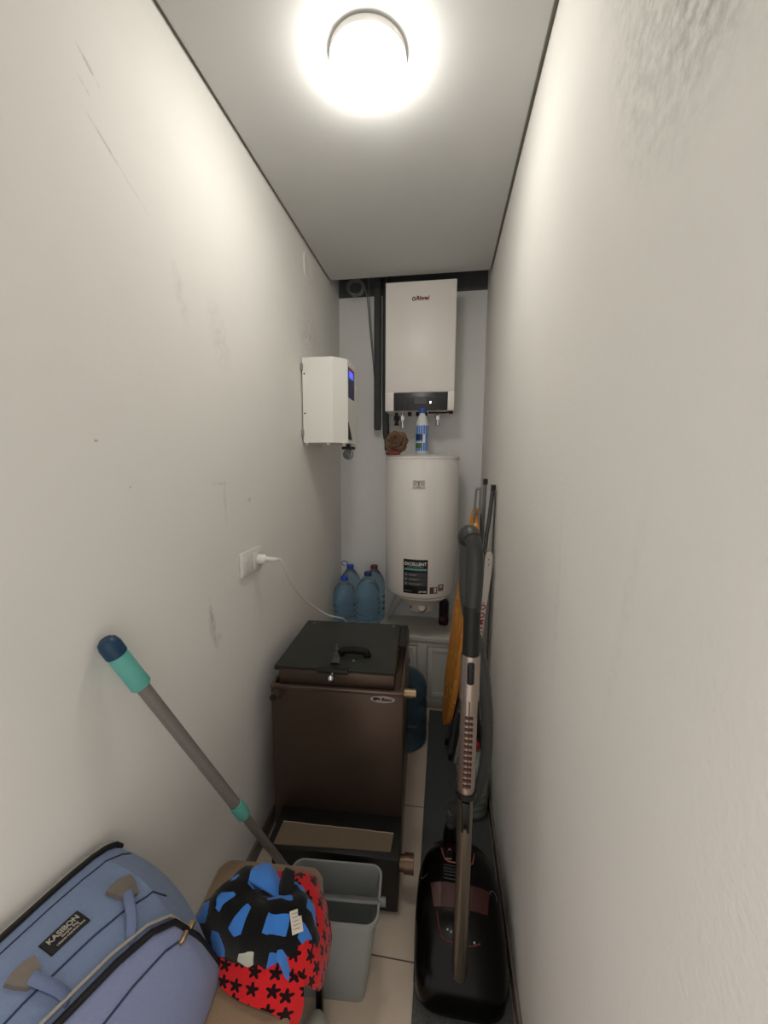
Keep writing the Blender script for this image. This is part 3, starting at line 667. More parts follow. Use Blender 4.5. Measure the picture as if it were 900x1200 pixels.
# wand: lower tube, telescopic tube, grip
def L3(a, b_, t_): return Vector(a).lerp(Vector(b_), t_)
A_, B_ = V(.0745, .945, .150), V(.080, .985, 1.38)
def wp(z): return L3(A_, B_, (z-A_.z)/(B_.z-A_.z))
steel_w = mat('satin_steel_tube', (.52, .48, .43), rough=.32, metal=.85)
q = G().tube([wp(.150), wp(.68)], .0195, 24)
q.box((-.004, -.0225, 0), (.004, -.017, .42), M=Matrix.Translation(wp(.20)))
wand = q.build('lower_tube', steel_w, vc, world=vc)
G().box((-.0105, -.026, 0), (.0105, .0, .085), bev=.003, M=Matrix.Translation(wp(.60))).build('release_button', black_plastic, vc, world=vc)
G().tube([wp(.688), wp(.702)], .0275, 24, flat=(.95, .95)).build('collar', black_plastic, vc, world=vc)
alum = mat('pale_silver_metal', (.70, .64, .60), rough=.28, metal=.85)
q = G().tube([wp(.70), wp(.96)], .0222, 24); q.tube([wp(.955), wp(1.03), wp(1.075)], [.0255, .025, .0245], 24)
tel = q.build('telescopic_tube', alum, vc, world=vc)
G().box((-.009, -.0305, 0), (.009, -.015, .058), bev=.006, seg=3, M=Matrix.Translation(wp(1.005))).build('slide_button', black_plastic, tel, world=vc)
q = G().box((-.0012, -.0242, 0), (.0012, -.018, .24), M=Matrix.Translation(wp(.72))); q.build('groove', mat('groove_brown', (.22, .16, .14), rough=.5), tel, world=vc)
for k in range(13):
    q = G().box((-.0105, -.0252, 0), (.0105, -.016, .007), bev=.0015, M=Matrix.Translation(wp(.725+.0155*k))); q.build('notch', mat('notch_brown', (.33, .22, .19), rough=.35, metal=.4), tel, world=vc)
gr = mat('grip_dark_grey', (.185, .19, .19), rough=.38)
G().tube([wp(1.065), wp(1.12), wp(1.20)], [.0215, .021, .0215], 22).build('grip_sleeve', mat('grip_black', (.075, .08, .075), rough=.45), vc, world=vc)
q = G().tube([(.0795, .979, 1.19), (.083, .981, 1.24), (.0855, .988, 1.295), (.082, 1.005, 1.345), (.074, 1.03, 1.372)], [.0215, .0205, .0200, .0205, .0215], 22, smooth=5)
q.build('handle', gr, vc, world=vc)
G().tube([(.077, 1.020, 1.364), (.072, 1.036, 1.374), (.066, 1.056, 1.366), (.064, 1.07, 1.35)], [.0225, .0245, .0245, .022], 22, smooth=3).build('swivel_collar', mat('collar_grey', (.21, .215, .21), rough=.4), vc, world=vc)
HP = [(.064, 1.068, 1.352), (.065, 1.085, 1.29), (.068, 1.10, 1.20), (.085, 1.115, 1.10), (.110, 1.125, 1.03), (.136, 1.135, .90), (.149, 1.145, .76), (.150, 1.16, .64), (.140, 1.185, .53), (.120, 1.22, .44), (.085, 1.27, .36), (.060, 1.315, .31), (.055, 1.318, .285)]
hp_, hr_ = catmull([Vector(p) for p in HP], [.0175]*len(HP), 14)
hr_ = [.0172+.0008*math.sin(i*PI/1.0) for i in range(len(hr_))]
G().tube(hp_, [.0168 if i % 2 else .0180 for i in range(len(hp_))], 14).build('suction_hose', mat('hose_grey_green', (.27, .28, .275), rough=.4), vc, world=vc)

# ------------------------------------------------------------------ ironing board leaning on the right wall
ib = thing('ironing_board', 'folded ironing board with an orange cover leaning near the right wall', 'ironing board', (.05, 1.93, .01))
P0, P1 = V(.047, 1.95, .20), V(.166, 1.90, 1.345)
U = (P1-P0); LEN = U.length; U.normalize()
Wd = V(.17, -.98, .0); Wd = (Wd - U*Wd.dot(U)).normalized(); Nn = U.cross(Wd).normalized()
if Nn.x > 0: Nn = -Nn
def ibp(u, w_, n): return P0 + U*u + Wd*w_ + Nn*n
outl = []
hwid = [(0, .018), (.02, .042), (.08, .075), (.24, .108), (.55, .12), (.75, .115), (.92, .085), (1.05, .055), (1.12, .035), (LEN, .012)]
for u, h_ in hwid: outl.append((u, h_))
for u, h_ in hwid[::-1]: outl.append((u, -h_))
orange = mat('orange_patterned_cover', (.70, .43, .17), rough=.75)
def _or():
    N, L = nodes(orange); b = N['Principled BSDF']
    tc = N.new('ShaderNodeTexCoord'); mp = N.new('ShaderNodeMapping'); mp.inputs['Scale'].default_value = (16, 16, 9); L.new(tc.outputs['Object'], mp.inputs[0])
    n = N.new('ShaderNodeTexNoise'); n.inputs['Scale'].default_value = 1.2; n.inputs['Detail'].default_value = 2; n.inputs['Distortion'].default_value = 2.5; L.new(mp.outputs[0], n.inputs['Vector'])
    cr = N.new('ShaderNodeValToRGB'); cr.color_ramp.elements[0].position = .45; cr.color_ramp.elements[0].color = (*lin((.82, .54, .23)), 1)
    cr.color_ramp.elements[1].position = .66; cr.color_ramp.elements[1].color = (*lin((.92, .76, .42)), 1)
    e = cr.color_ramp.elements.new(.6); e.color = (*lin((.86, .56, .22)), 1)
    L.new(n.outputs['Fac'], cr.inputs[0]); L.new(cr.outputs[0], b.inputs['Base Color'])
_or()
q = G(); q.rings([[ibp(u, w_*.94, -.006) for u, w_ in outl], [ibp(u, w_, .0) for u, w_ in outl], [ibp(u, w_, .014) for u, w_ in outl], [ibp(u, w_*.93, .022) for u, w_ in outl]])
q.build('cover', orange, ib, world=ib)
q = G(); q.rings([[ibp(u*.97+.012, w_*.9, -.014) for u, w_ in outl], [ibp(u*.97+.012, w_*.9, -.004) for u, w_ in outl]]); q.build('underside', black_plastic, ib, world=ib)
legm = mat('grey_leg_tube', (.50, .50, .50), rough=.35, metal=.6)
q = G().tube([ibp(-.17, .045, -.03), ibp(.3, .05, -.027), ibp(.98, .05, -.024)], .0075, 10, smooth=3); q.build('leg', legm, ib, world=ib)
q = G().tube([(.150, 1.905, 1.02), (.146, 1.88, 1.16), (.146, 1.86, 1.30), (.149, 1.85, 1.425), (.153, 1.85, 1.440), (.161, 1.85, 1.442), (.167, 1.85, 1.43), (.168, 1.86, 1.30), (.172, 1.872, 1.17), (.170, 1.90, 1.02)], .0055, 10, smooth=4); q.tube([(.147, 1.857, 1.33), (.168, 1.857, 1.33)], .005, 8); q.build('foot_loop', legm, ib, world=ib)
q = G().tube([ibp(-.175, -.06, -.03), ibp(.3, -.06, -.028), ibp(.9, -.05, -.026)], .0075, 10); q.build('leg', legm, ib, world=ib)
for w_ in (.045, -.06):
    p = ibp(-.175, w_, -.03); G().tube([p - U*.005, p + U*.03], .0105, 12).build('foot_cap', dark_plastic, ib, world=ib)

# ------------------------------------------------------------------ folded drying rack with white strap leg
rk = thing('drying_rack', 'folded drying rack with dark grey tubes and a white lettered leg, against the right wall', 'drying rack', (.2, 1.86, .01))
dgt = mat('dark_grey_tube', (.33, .33, .33), rough=.4, metal=.4)
q = G().tube([(.226, 1.86, 1.452), (.214, 1.865, 1.30), (.200, 1.87, 1.15), (.178, 1.89, .60), (.158, 1.91, .05)], .0095, 12, smooth=3); q.build('frame_tube', dgt, rk, world=rk)
q = G().tube([(.201, 1.97, 1.475), (.197, 1.97, 1.30), (.190, 1.97, 1.05), (.172, 1.97, .10)], .009, 12, smooth=3); q.build('frame_tube', legm, rk, world=rk)
q = G().tube([(.2345, 1.845, 1.43), (.2335, 1.845, 1.20), (.231, 1.85, .90), (.224, 1.86, .10)], .004, 10, smooth=3); q.build('frame_tube', dgt, rk, world=rk)
for p in ((.226, 1.86, 1.452), (.201, 1.97, 1.475)):
    G().tube([V(*p)-V(0, 0, .02), V(*p)+V(.001, 0, .008)], .0115, 12).build('end_cap', dark_plastic, rk, world=rk)
# strap
cl = [(.2120, 1.795, 1.160), (.2080, 1.800, 1.05), (.1975, 1.808, .93), (.1865, 1.818, .80), (.176, 1.83, .66), (.160, 1.85, .48), (.135, 1.875, .28), (.112, 1.892, .12), (.096, 1.900, .014)]
cpts, _ = catmull([Vector(p) for p in cl], [0]*len(cl), 5)
wv = V(.97, .22, 0)
rs = []
for i, p in enumerate(cpts):
    k = i/(len(cpts)-1); hw = .0175*(1-.35*k)
    if i == 0: hw = .010
    if i == 1: hw = .015
    n_ = V(.22, -.97, 0)*.004
    rs.append([p-wv*hw-n_, p+wv*hw-n_, p+wv*hw+n_, p-wv*hw+n_])
strap = G().rings(rs).build('strap_leg', mat('white_painted_leg', (.80, .78, .75), rough=.4), rk, world=rk)
redp = mat('red_plastic', (.62, .10, .14), rough=.4)
def strap_frame(z):
    for i in range(len(cpts)-1):
        if cpts[i].z >= z >= cpts[i+1].z:
            t_ = (cpts[i].z-z)/(cpts[i].z-cpts[i+1].z); return cpts[i].lerp(cpts[i+1], t_), (cpts[i]-cpts[i+1]).normalized()
for s_, z_ in (('O', .895), ('O', .855), ('M', .82), ('I', .79), ('I', .77)):
    p, up = strap_frame(z_); n_ = wv.cross(up).normalized()
    if n_.y > 0: n_ = -n_
    q = text_mesh(s_, .034 if s_ != 'M' else .034, .0005, bold=.0012); q.xf(basis(p + n_*.0048, up, -wv, n_)); q.build('lettering', redp, strap, world=rk)
q = G()
for z_ in (1.125, 1.10, .915): p, up = strap_frame(z_); q.ball(p+V(-.02 if False else 0, -.0045, 0), .0028, 8)
q.build('rivet', dark_plastic, strap, world=rk)
G().tube([(.2035, 1.86, 1.15), (.2105, 1.805, 1.15)], .008, 10).build('joint', legm, rk, world=rk)
G().tube([(.165, 1.905, .40), (.165, 1.845, .40)], .014, 14).build('red_joint', redp, rk, world=rk)

# ------------------------------------------------------------------ big clear bottle with a red cap
clear = mat('clear_pet', (.80, .86, .80), rough=.06, trans=.7, ior=1.4)
cbt = big_bottle('plastic_bottle', .158, 1.640, .072, .325, mat('red_cap', (.66, .10, .14), rough=.4), 'large clear plastic bottle with a red cap standing on the carpet by the right wall', m=clear, zb=.0075, ribs=5, shell=.0015)

# ------------------------------------------------------------------ mop handle leaning on the left wall
mo = thing('mop_handle', 'grey telescopic mop handle with a teal grip leaning on the left wall', 'mop', (-.455, 1.085, 0))
Mt, Mb = V(-.678, .676, 1.190), V(-.452, 1.075, .10)
M2 = V(-.484, .99, .39)
ax = (M2-Mt).normalized()
def mp_(d): return Mt + ax*d
endd = (0.02-Mt.z)/ax.z
teal = mat('teal_grip', (.38, .68, .64), rough=.5); navy = mat('navy_cap', (.06, .22, .33), rough=.4)
G().tube([mp_(-.006), mp_(.0), mp_(.012), mp_(.036)], [.012, .0185, .0215, .0215], 22).build('end_cap', navy, mo, world=mo)
G().tube([mp_(.034), mp_(.05), mp_(.10), mp_(.13), mp_(.134)], [.0195, .0205, .0205, .0215, .019], 22).build('grip', teal, mo, world=mo)
polem = mat('grey_pole', (.50, .48, .465), rough=.42, metal=.25)
G().tube([mp_(.13), mp_(.625)], .0142, 20).build('outer_pole', polem, mo, world=mo)
q = G().tube([mp_(.615), mp_(.63), mp_(.665), mp_(.675)], [.0165, .018, .0175, .015], 20); q.build('twist_lock', teal, mo, world=mo)
G().tube([mp_(.66), mp_(endd)], .0112, 18).build('inner_pole', polem, mo, world=mo)

# ------------------------------------------------------------------ grey waste bin
bn = thing('waste_bin', 'grey plastic waste bin on the tiles in front of the floor boiler', 'bin', (-.295, .985, 0))
bin_m = mat('bin_grey', (.545, .56, .56), rough=.4)
def rrect(cx, cy, hx, hy, rad, z, n=6):
    out = []
    for (sx, sy, a0) in ((1, 1, 0), (-1, 1, 90), (-1, -1, 180), (1, -1, 270)):
        for k in range(n+1):
            a = math.radians(a0+90*k/n); out.append(V(cx+sx*(hx-rad)+rad*math.cos(a), cy+sy*(hy-rad)+rad*math.sin(a), z))
    return out
BX, BY, ry_ = -.297, .985, math.radians(4)
prof = [(.003, .094, .050, .02), (.0, .088, .044, .018), (.0, .1, .055, .022), (.02, .103, .058, .024), (.285, .136, .080, .03), (.288, .142, .086, .034), (.300, .142, .086, .034), (.300, .136, .080, .03), (.288, .1335, .0775, .03), (.03, .101, .056, .022), (.006, .095, .05, .02)]
Mb_ = Matrix.Translation((BX, BY, 0)) @ Matrix.Rotation(ry_, 4, 'Z')
q = G(); q.rings([rrect(0, 0, hx, hy, rd, z) for (z, hx, hy, rd) in prof[1:]]); q.xf(Mb_); q.build('bucket', bin_m, bn, world=bn)
q = G(); pa = []
for k in range(13):
    a = PI*k/12; pa.append(V(-.150*math.cos(a), -.012-.012*math.sin(a), .293+.012*math.sin(a)))
q.tube(pa, .011, 10, flat=(1, .35)); 
for sx in (-1, 1): q.cyl((sx*.139, -.012, .291), (sx*.158, -.012, .291), .012, seg=14)
q.xf(Mb_); q.build('bail_handle', mat('handle_grey', (.40, .41, .41), rough=.4), bn, world=bn)
# crumpled bits inside it
q = G()
for k, (x, y, z) in enumerate(((-.03, .01, .10), (.01, .02, .11), (.03, -.01, .09))): q.ball((x, y, z), .035, 12, sc=(1.2, .8, .7))
q.v = [p + V(*(noise.noise_vector(p*30)*.008)) for p in q.v]
q.box((-.09, -.05, .02), (.09, .05, .085), bev=.02)
q.xf(Mb_); tag(q.build('rubbish', mat('pale_rubbish', (.42, .44, .43), rough=.8, noise_amt=.3, nscale=30)), 'crumpled grey rubbish inside the grey bin', 'rubbish')
q = G(); q.tube([(-.06, .02, .13), (-.01, .0, .155), (.03, -.02, .15), (.055, -.035, .12)], .010, 8, smooth=4, flat=(1, .4)); q.xf(Mb_); tag(q.build('blue_strip', mat('navy_strip', (.10, .16, .34), rough=.6)), 'dark blue strip lying in the grey bin', 'strip')

# ------------------------------------------------------------------ beige stool
stl = thing('padded_bench', 'beige suede padded bench with black metal legs beside the left wall', 'bench', (-.43, .62, 0))
suede = mat('beige_suede', (.52, .43, .34), rough=.9, sheen=.25, noise_amt=.12, nscale=25, bump=.25, bscale=160)
q = G(); sp2 = []
Ms = Matrix.Translation((-.430, .632, 0)) @ Matrix.Rotation(math.radians(3.5), 4, 'Z')
for (z, sh, rd) in ((.385, -.006, .03), (.39, .0, .034), (.43, .0, .034), (.444, -.004, .034), (.451, -.012, .032), (.454, -.03, .03), (.456, -.07, .03)):
    sp2.append(rrect(0, 0, .148+sh, .285+sh, rd, z, n=8))
q.rings(sp2); q.xf(Ms); q.build('seat', suede, stl, world=stl)
blk = mat('black_metal_leg', (.05, .05, .05), rough=.4, metal=.3)
for sx, sy in ((1, 1), (-1, 1), (1, -1), (-1, -1)):
    q = G().box((sx*.135-.009, sy*.248-.009, 0), (sx*.135+.009, sy*.248+.009, .386), bev=.002); q.xf(Ms); q.build('leg', blk, stl, world=stl)
q = G()
for sx in (1, -1): q.box((sx*.135-.008, -.265, .360), (sx*.135+.008, .265, .385))
for sy in (1, -1): q.box((-.13, sy*.248-.008, .360), (.13, sy*.248+.008, .385))
q.xf(Ms); q.build('frame', blk, stl, world=stl)

# ------------------------------------------------------------------ fleece clothes on the bench
def pattern(name, kind):
    m = mat(name, (.1, .1, .1), rough=.95, sheen=.15, spec=.15, bump=.5, bscale=260)
    N, L = nodes(m); b = N['Principled BSDF']
    tc = N.new('ShaderNodeTexCoord')
    if kind == 'pent':
        v1 = N.new('ShaderNodeTexVoronoi'); v1.voronoi_dimensions = '2D'; v1.feature = 'DISTANCE_TO_EDGE'; v1.inputs['Scale'].default_value = 14; v1.inputs['Randomness'].default_value = .8
        v2 = N.new('ShaderNodeTexVoronoi'); v2.voronoi_dimensions = '2D'; v2.feature = 'F1'; v2.inputs['Scale'].default_value = 14; v2.inputs['Randomness'].default_value = .8
        for v in (v1, v2): L.new(tc.outputs['UV'], v.inputs['Vector'])
        gt = N.new('ShaderNodeMath'); gt.operation = 'GREATER_THAN'; gt.inputs[1].default_value = .25; L.new(v1.outputs['Distance'], gt.inputs[0])
        sp = N.new('ShaderNodeSeparateColor'); L.new(v2.outputs['Color'], sp.inputs[0])
        wh_ = N.new('ShaderNodeMath'); wh_.operation = 'GREATER_THAN'; wh_.inputs[1].default_value = .93; L.new(sp.outputs[0], wh_.inputs[0])
        cm_ = N.new('ShaderNodeMix'); cm_.data_type = 'RGBA'; L.new(wh_.outputs[0], cm_.inputs[0]); cm_.inputs[6].default_value = (*lin((.23, .47, .78)), 1); cm_.inputs[7].default_value = (*lin((.74, .76, .70)), 1)
        mx = N.new('ShaderNodeMix'); mx.data_type = 'RGBA'; L.new(gt.outputs[0], mx.inputs[0]); mx.inputs[6].default_value = (*lin((.055, .055, .06)), 1); L.new(cm_.outputs[2], mx.inputs[7])
        L.new(mx.outputs[2], b.inputs['Base Color'])
    else:
        mp = N.new('ShaderNodeMapping'); mp.inputs['Scale'].default_value = (27, 27, 27); L.new(tc.outputs['UV'], mp.inputs[0])
        v = N.new('ShaderNodeTexVoronoi'); v.voronoi_dimensions = '2D'; v.feature = 'F1'; v.inputs['Scale'].default_value = 1; v.inputs['Randomness'].default_value = .45; L.new(mp.outputs[0], v.inputs['Vector'])
        d = N.new('ShaderNodeVectorMath'); d.operation = 'SUBTRACT'; L.new(mp.outputs[0], d.inputs[0]); L.new(v.outputs['Position'], d.inputs[1])
        sp = N.new('ShaderNodeSeparateXYZ'); L.new(d.outputs[0], sp.inputs[0])
        at = N.new('ShaderNodeMath'); at.operation = 'ARCTAN2'; L.new(sp.outputs[0], at.inputs[0]); L.new(sp.outputs[1], at.inputs[1])
        m5 = N.new('ShaderNodeMath'); m5.operation = 'MULTIPLY'; m5.inputs[1].default_value = 5; L.new(at.outputs[0], m5.inputs[0])
        cs = N.new('ShaderNodeMath'); cs.operation = 'COSINE'; L.new(m5.outputs[0], cs.inputs[0])
        ra = N.new('ShaderNodeMath'); ra.operation = 'MULTIPLY_ADD'; L.new(cs.outputs[0], ra.inputs[0]); ra.inputs[1].default_value = .11; ra.inputs[2].default_value = .30
        lt = N.new('ShaderNodeMath'); lt.operation = 'LESS_THAN'; L.new(v.outputs['Distance'], lt.inputs[0]); L.new(ra.outputs[0], lt.inputs[1])
        mx = N.new('ShaderNodeMix'); mx.data_type = 'RGBA'; L.new(lt.outputs[0], mx.inputs[0]); mx.inputs[6].default_value = (*lin((.76, .13, .15)), 1); mx.inputs[7].default_value = (*lin((.11, .04, .05)), 1)
        L.new(mx.outputs[2], b.inputs['Base Color'])
    return m
pent = pattern('black_fleece_blue_pentagons', 'pent'); stars = pattern('red_fleece_black_stars', 'star')
SEAT = .456
def heap(cx, cy, rx, ry, h, seed, droop=None, n=44, wob=.16, fold=.014, base=SEAT+.001, pw=2.4):
    """a closed lump of bunched cloth; droop(p) moves points over an edge"""
    def rad(a):
        return 1 + wob*noise.noise(V(math.cos(a)*1.3+seed, math.sin(a)*1.3, seed*.7)) + .05*math.sin(5*a+seed)
    rings = []
    prof = [(0.82, 0.0), (.97, .02), (1.0, .12), (.985, .28), (.95, .45), (.87, .62), (.75, .77), (.60, .88), (.43, .95), (.26, .985), (.10, 1.0), (.01, 1.0)]
    for (k, zz) in prof:
        rg = []
        for i in range(n):
            a = 2*PI*i/n; R_ = rad(a)
            p = V(cx + rx*k*R_*math.cos(a), cy + ry*k*R_*math.sin(a), base + h*zz)
            if zz > .05:
                f_ = noise.noise(V(p.x*14+seed, p.y*14, p.z*10))*fold + abs(noise.noise(V(p.x*30, p.y*30+seed, p.z*20)))*fold*.5
                p += V(math.cos(a)*f_*.7*k, math.sin(a)*f_*.7*k, f_*(.5+.5*zz))
            if p.z < base: p.z = base
            if droop: p = droop(p)
            rg.append(p)
        rings.append(rg)
    q = G().rings(rings)
    # unrolled cloth coordinates: distance from the crown along each spoke
    uv = [None]*len(q.v); m_ = len(rings)
    for i in range(n):
        d_ = 0.; a = 2*PI*i/n
        for j in range(m_-1, -1, -1):
            if j < m_-1: d_ += (rings[j][i]-rings[j+1][i]).length
            uv[j*n+i] = (cx + d_*math.cos(a), cy + d_*math.sin(a))
    q.uv = uv
    return q
def over_edge(p):
    # bench edge on the right at x = -.283: what is beyond it hangs down
    e = -.270
    if p.x > e:
        d = p.x-e; p = V(e+.022*min(1, d/.03)+d*.15, p.y, p.z - d*1.5)
    return p
rf = thing('red_fleece', 'red fleece with black stars bundled on the bench, under the black one', 'clothing', (-.385, .73, SEAT))
q = heap(-.345, .752, .118, .105, .085, 4.1, over_edge, fold=.030)
set_uv(q.build('bundle', stars, rf, world=rf, sharp=180), q.uv)
# low flap along the near side, and the point hanging over the bench edge
def sheet(P, th, name, m, parent, world, wav=.0):
    """thick cloth sheet from a grid of points"""
    rows = len(P); n = len(P[0]); P = [[Vector(p) for p in r_] for r_ in P]
    # densify
    D = []
    for r_ in P: D.append(catmull(r_, [0]*n, 5)[0])
    cols = list(zip(*D)); C2 = [catmull(list(c), [0]*rows, 5)[0] for c in cols]; D = list(zip(*C2))
    D = [[p + V(0, 0, wav*noise.noise(p*22)) for p in r_] for r_ in D]
    top = D; nr, nc = len(D), len(D[0]); bot = []
    for i in range(nr):
        rr_ = []
        for j in range(nc):
            a = D[min(i+1, nr-1)][j]-D[max(i-1, 0)][j]; b_ = D[i][min(j+1, nc-1)]-D[i][max(j-1, 0)]
            n_ = a.cross(b_); n_ = n_.normalized() if n_.length > 1e-9 else V(0, 0, 1)
            rr_.append(D[i][j]-n_*th)
        bot.append(rr_)
    q = G(); q.grid(top); q.grid(bot); q.grid([top[0], bot[0]]); q.grid([top[-1], bot[-1]]); q.grid([[r_[0] for r_ in top], [r_[0] for r_ in bot]]); q.grid([[r_[-1] for r_ in top], [r_[-1] for r_ in bot]])
    return set_uv(q.build(name, m, parent, world=world, sharp=180), [(p.x, p.y + p.z) for p in q.v])
sheet([[(-.452, .676, .520), (-.42, .668, .520), (-.38, .664, .520), (-.32, .664, .505), (-.266, .668, .468)],
       [(-.448, .650, .492), (-.42, .642, .492), (-.38, .636, .492), (-.31, .633, .482), (-.262, .644, .440)],
       [(-.438, .632, .474), (-.41, .624, .474), (-.37, .616, .474), (-.312, .612, .470), (-.272, .628, .415)]], .006, 'front_flap', stars, rf, rf, wav=.008)
bf = thing('black_fleece', 'black fleece with blue pentagon patches heaped on top of the red one', 'clothing', (-.41, .73, SEAT))
def lift(p): return p
q = heap(-.402, .732, .128, .080, .115, 9.3, None, fold=.036, wob=.12, base=SEAT+.010)
set_uv(q.build('bundle', pent, bf, world=bf, sharp=180), q.uv)
bluel = mat('blue_fleece_lining', (.23, .47, .78), rough=.95, sheen=.2, bump=.4, bscale=200)
blackf = mat('black_fleece_plain', (.05, .05, .055), rough=.95, sheen=.1)
sheet([[(-.435, 0.784, 0.582), (-.405, 0.794, 0.589), (-.375, 0.786, 0.574), (-.350, 0.769, 0.549)],
       [(-.430, 0.764, 0.600), (-.402, 0.768, 0.598), (-.375, 0.762, 0.590), (-.352, 0.754, 0.564)],
       [(-.425, 0.742, 0.598), (-.400, 0.736, 0.598), (-.375, 0.736, 0.584), (-.355, 0.742, 0.564)]], .006, 'lining', bluel, bf, bf)
q = G().tube([(-.338, 0.736, 0.539), (-.339, 0.759, 0.576), (-.341, 0.772, 0.592), (-.345, 0.766, 0.582), (-.349, 0.746, 0.554)], [.014, .016, .016, .015, .013], 12, smooth=5, flat=(1.0, .7)); q.build('strap_loop', blackf, bf, world=bf)
sheet([[(-.338, 0.759, 0.549), (-.325, 0.751, 0.539), (-.312, 0.742, 0.519)], [(-.330, 0.714, 0.554), (-.318, 0.710, 0.539), (-.306, 0.706, 0.512)], [(-.325, 0.662, 0.524), (-.310, 0.658, 0.509), (-.292, 0.654, 0.479)]], .006, 'blue_hem', bluel, bf, bf)
# care tag
q = G(); c0_ = V(-.294, .700, .570); xd = V(.55, .60, -.35).normalized()*.0135; yd = V(-.45, .75, .42).normalized()*.019; nd = xd.cross(yd).normalized()*.0008
crn = [c0_-xd-yd, c0_+xd-yd, c0_+xd+yd, c0_-xd+yd]; q.rings([[p-nd for p in crn], [p+nd for p in crn]])
ct = q.build('care_tag', mat('tag_white', (.84, .81, .75), rough=.8), bf, world=bf)
q = G()
for k in range(5):
    a = c0_-xd*.7+yd*(.7-.33*k)+nd*1.6; q.tube([a, a+xd*(1.3 if k % 2 else 1.1)], .0006, 4)
q.build('printed_lines', mat('tag_print', (.5, .48, .46), rough=.8), ct, world=bf)

# ------------------------------------------------------------------ slipper-like shoe under the bench
sh = thing('shoe', 'dark shoe with a white toe and an orange stripe on the floor under the bench', 'shoe', (-.306, 0.77, 0))
def shoe_ring(y, hw, h, zc=0.0):
    y -= .034; h *= 1.45
    return [V(-.306+hw*math.cos(a), y, zc + (h*max(math.sin(a), -.0))) if math.sin(a) >= 0 else V(-.306+hw*math.cos(a)*.95, y, zc) for a in [2*PI*k/24 for k in range(24)]]
q = G().rings([shoe_ring(.66, .02, .05, .022), shoe_ring(.67, .034, .08, .022), shoe_ring(.72, .04, .085, .022), shoe_ring(.78, .043, .075, .022), shoe_ring(.84, .045, .06, .022)], cap1=True); q.build('upper', mat('shoe_black', (.08, .07, .08), rough=.7), sh, world=sh)
q = G().rings([shoe_ring(.838, .0455, .061, .022), shoe_ring(.87, .043, .052, .022), shoe_ring(.89, .034, .042, .022), shoe_ring(.902, .02, .03, .022)]); q.build('toe', mat('shoe_white', (.66, .66, .62), rough=.7), sh, world=sh)
q = G().rings([shoe_ring(.826, .0462, .063, .022), shoe_ring(.840, .0465, .0625, .022)]); q.build('stripe', mat('shoe_orange', (.62, .34, .18), rough=.7), sh, world=sh)
q = G().rings([[V(-.306+w_*.9*s_, y-.034, z) for s_, z in ((-1, 0), (1, 0), (1.1, .024), (-1.1, .024))] for y, w_ in ((.655, .02), (.67, .036), (.72, .041), (.84, .047), (.875, .044), (.895, .034), (.906, .02))]); q.build('sole', mat('shoe_sole_red', (.38, .09, .12), rough=.7), sh, world=sh)

# ------------------------------------------------------------------ blue backpack on the bench
bp_ = thing('backpack', 'blue denim-look backpack with a black name label, standing on the bench against the left wall', 'bag', (-.56, .40, SEAT))
cloth = mat('blue_chambray', (.42, .485, .60), rough=.88, sheen=.12, noise_amt=.10, nscale=160, bump=.35, bscale=420)
cloth2 = mat('blue_chambray_front', (.47, .505, .635), rough=.88, sheen=.12, noise_amt=.08, nscale=160, bump=.3, bscale=420)
ZB = SEAT + .002
# keyed sections along y: back bottom, back middle, back top (first zip), ridge (second zip), front bottom
keys = [  # y, back_top(x, z), ridge(x, z), front_bottom(x), inset of the bottom back
    (.02, (-.688, .835), (-.585, .770), -.440), (.15, (-.688, .830), (-.583, .765), -.440), (.28, (-.688, .822), (-.578, .752), -.440), (.40, (-.688, .808), (-.566, .732), -.440),
    (.50, (-.688, .790), (-.548, .708), -.441), (.56, (-.688, .778), (-.530, .690), -.442), (.60, (-.687, .768), (-.514, .662), -.445), (.630, (-.686, .758), (-.488, .592), -.449),
    (.648, (-.684, .748), (-.464, .520), -.453), (.656, (-.680, .735), (-.456, .475), -.456)]
def klerp(y):
    for i in range(len(keys)-1):
        if keys[i][0] <= y <= keys[i+1][0]:
            t_ = (y-keys[i][0])/(keys[i+1][0]-keys[i][0]); a, b_ = keys[i], keys[i+1]
            mixp = lambda p, q_: (p[0]*(1-t_)+q_[0]*t_, p[1]*(1-t_)+q_[1]*t_)
            return mixp(a[1], b_[1]), mixp(a[2], b_[2]), a[3]*(1-t_)+b_[3]*t_
def panel_pt(y, s_, h=0.):
    """the wide panel between the zips; s_ 0 at the wall, 1 at the second zip"""
    bt_, rd_, fb_ = klerp(y)
    x = bt_[0]*(1-s_)+rd_[0]*s_; z = bt_[1]*(1-s_)+rd_[1]*s_
    bow = .016*math.sin(PI*s_)*(1 if y < .6 else max(.2, (.66-y)/.06))
    y0_ = y; y = y + .035*math.sin(PI*min(1, s_*1.05))**.8*max(0, (y-.56)/.096)**1.5 if y > .56 and 0 < s_ < 1/1.05 else y
    bow *= 1 if y0_ < .6 else 1.3 + .006*noise.noise(V(x*16, y*12, 3.3))*math.sin(PI*s_)**.5
    return V(x + bow*.5 + h*.45, y, z + bow + h*.9)
def front_pt(y, s_, h=0.):
    bt_, rd_, fb_ = klerp(y)
    x = rd_[0]*(1-s_)+fb_*s_; z = rd_[1]*(1-s_)+ZB*s_
    bow = .022*math.sin(PI*min(1, s_*1.0)) * min(1, (rd_[1]-ZB)/.2)
    return V(x + bow + h*.85, y, z + bow*.35 + h*.4)
ys = []
for i in range(len(keys)-1):
    for j in range(5): ys.append(keys[i][0]+(keys[i+1][0]-keys[i][0])*j/5)
ys.append(keys[-1][0])
q = G()
NS = 16
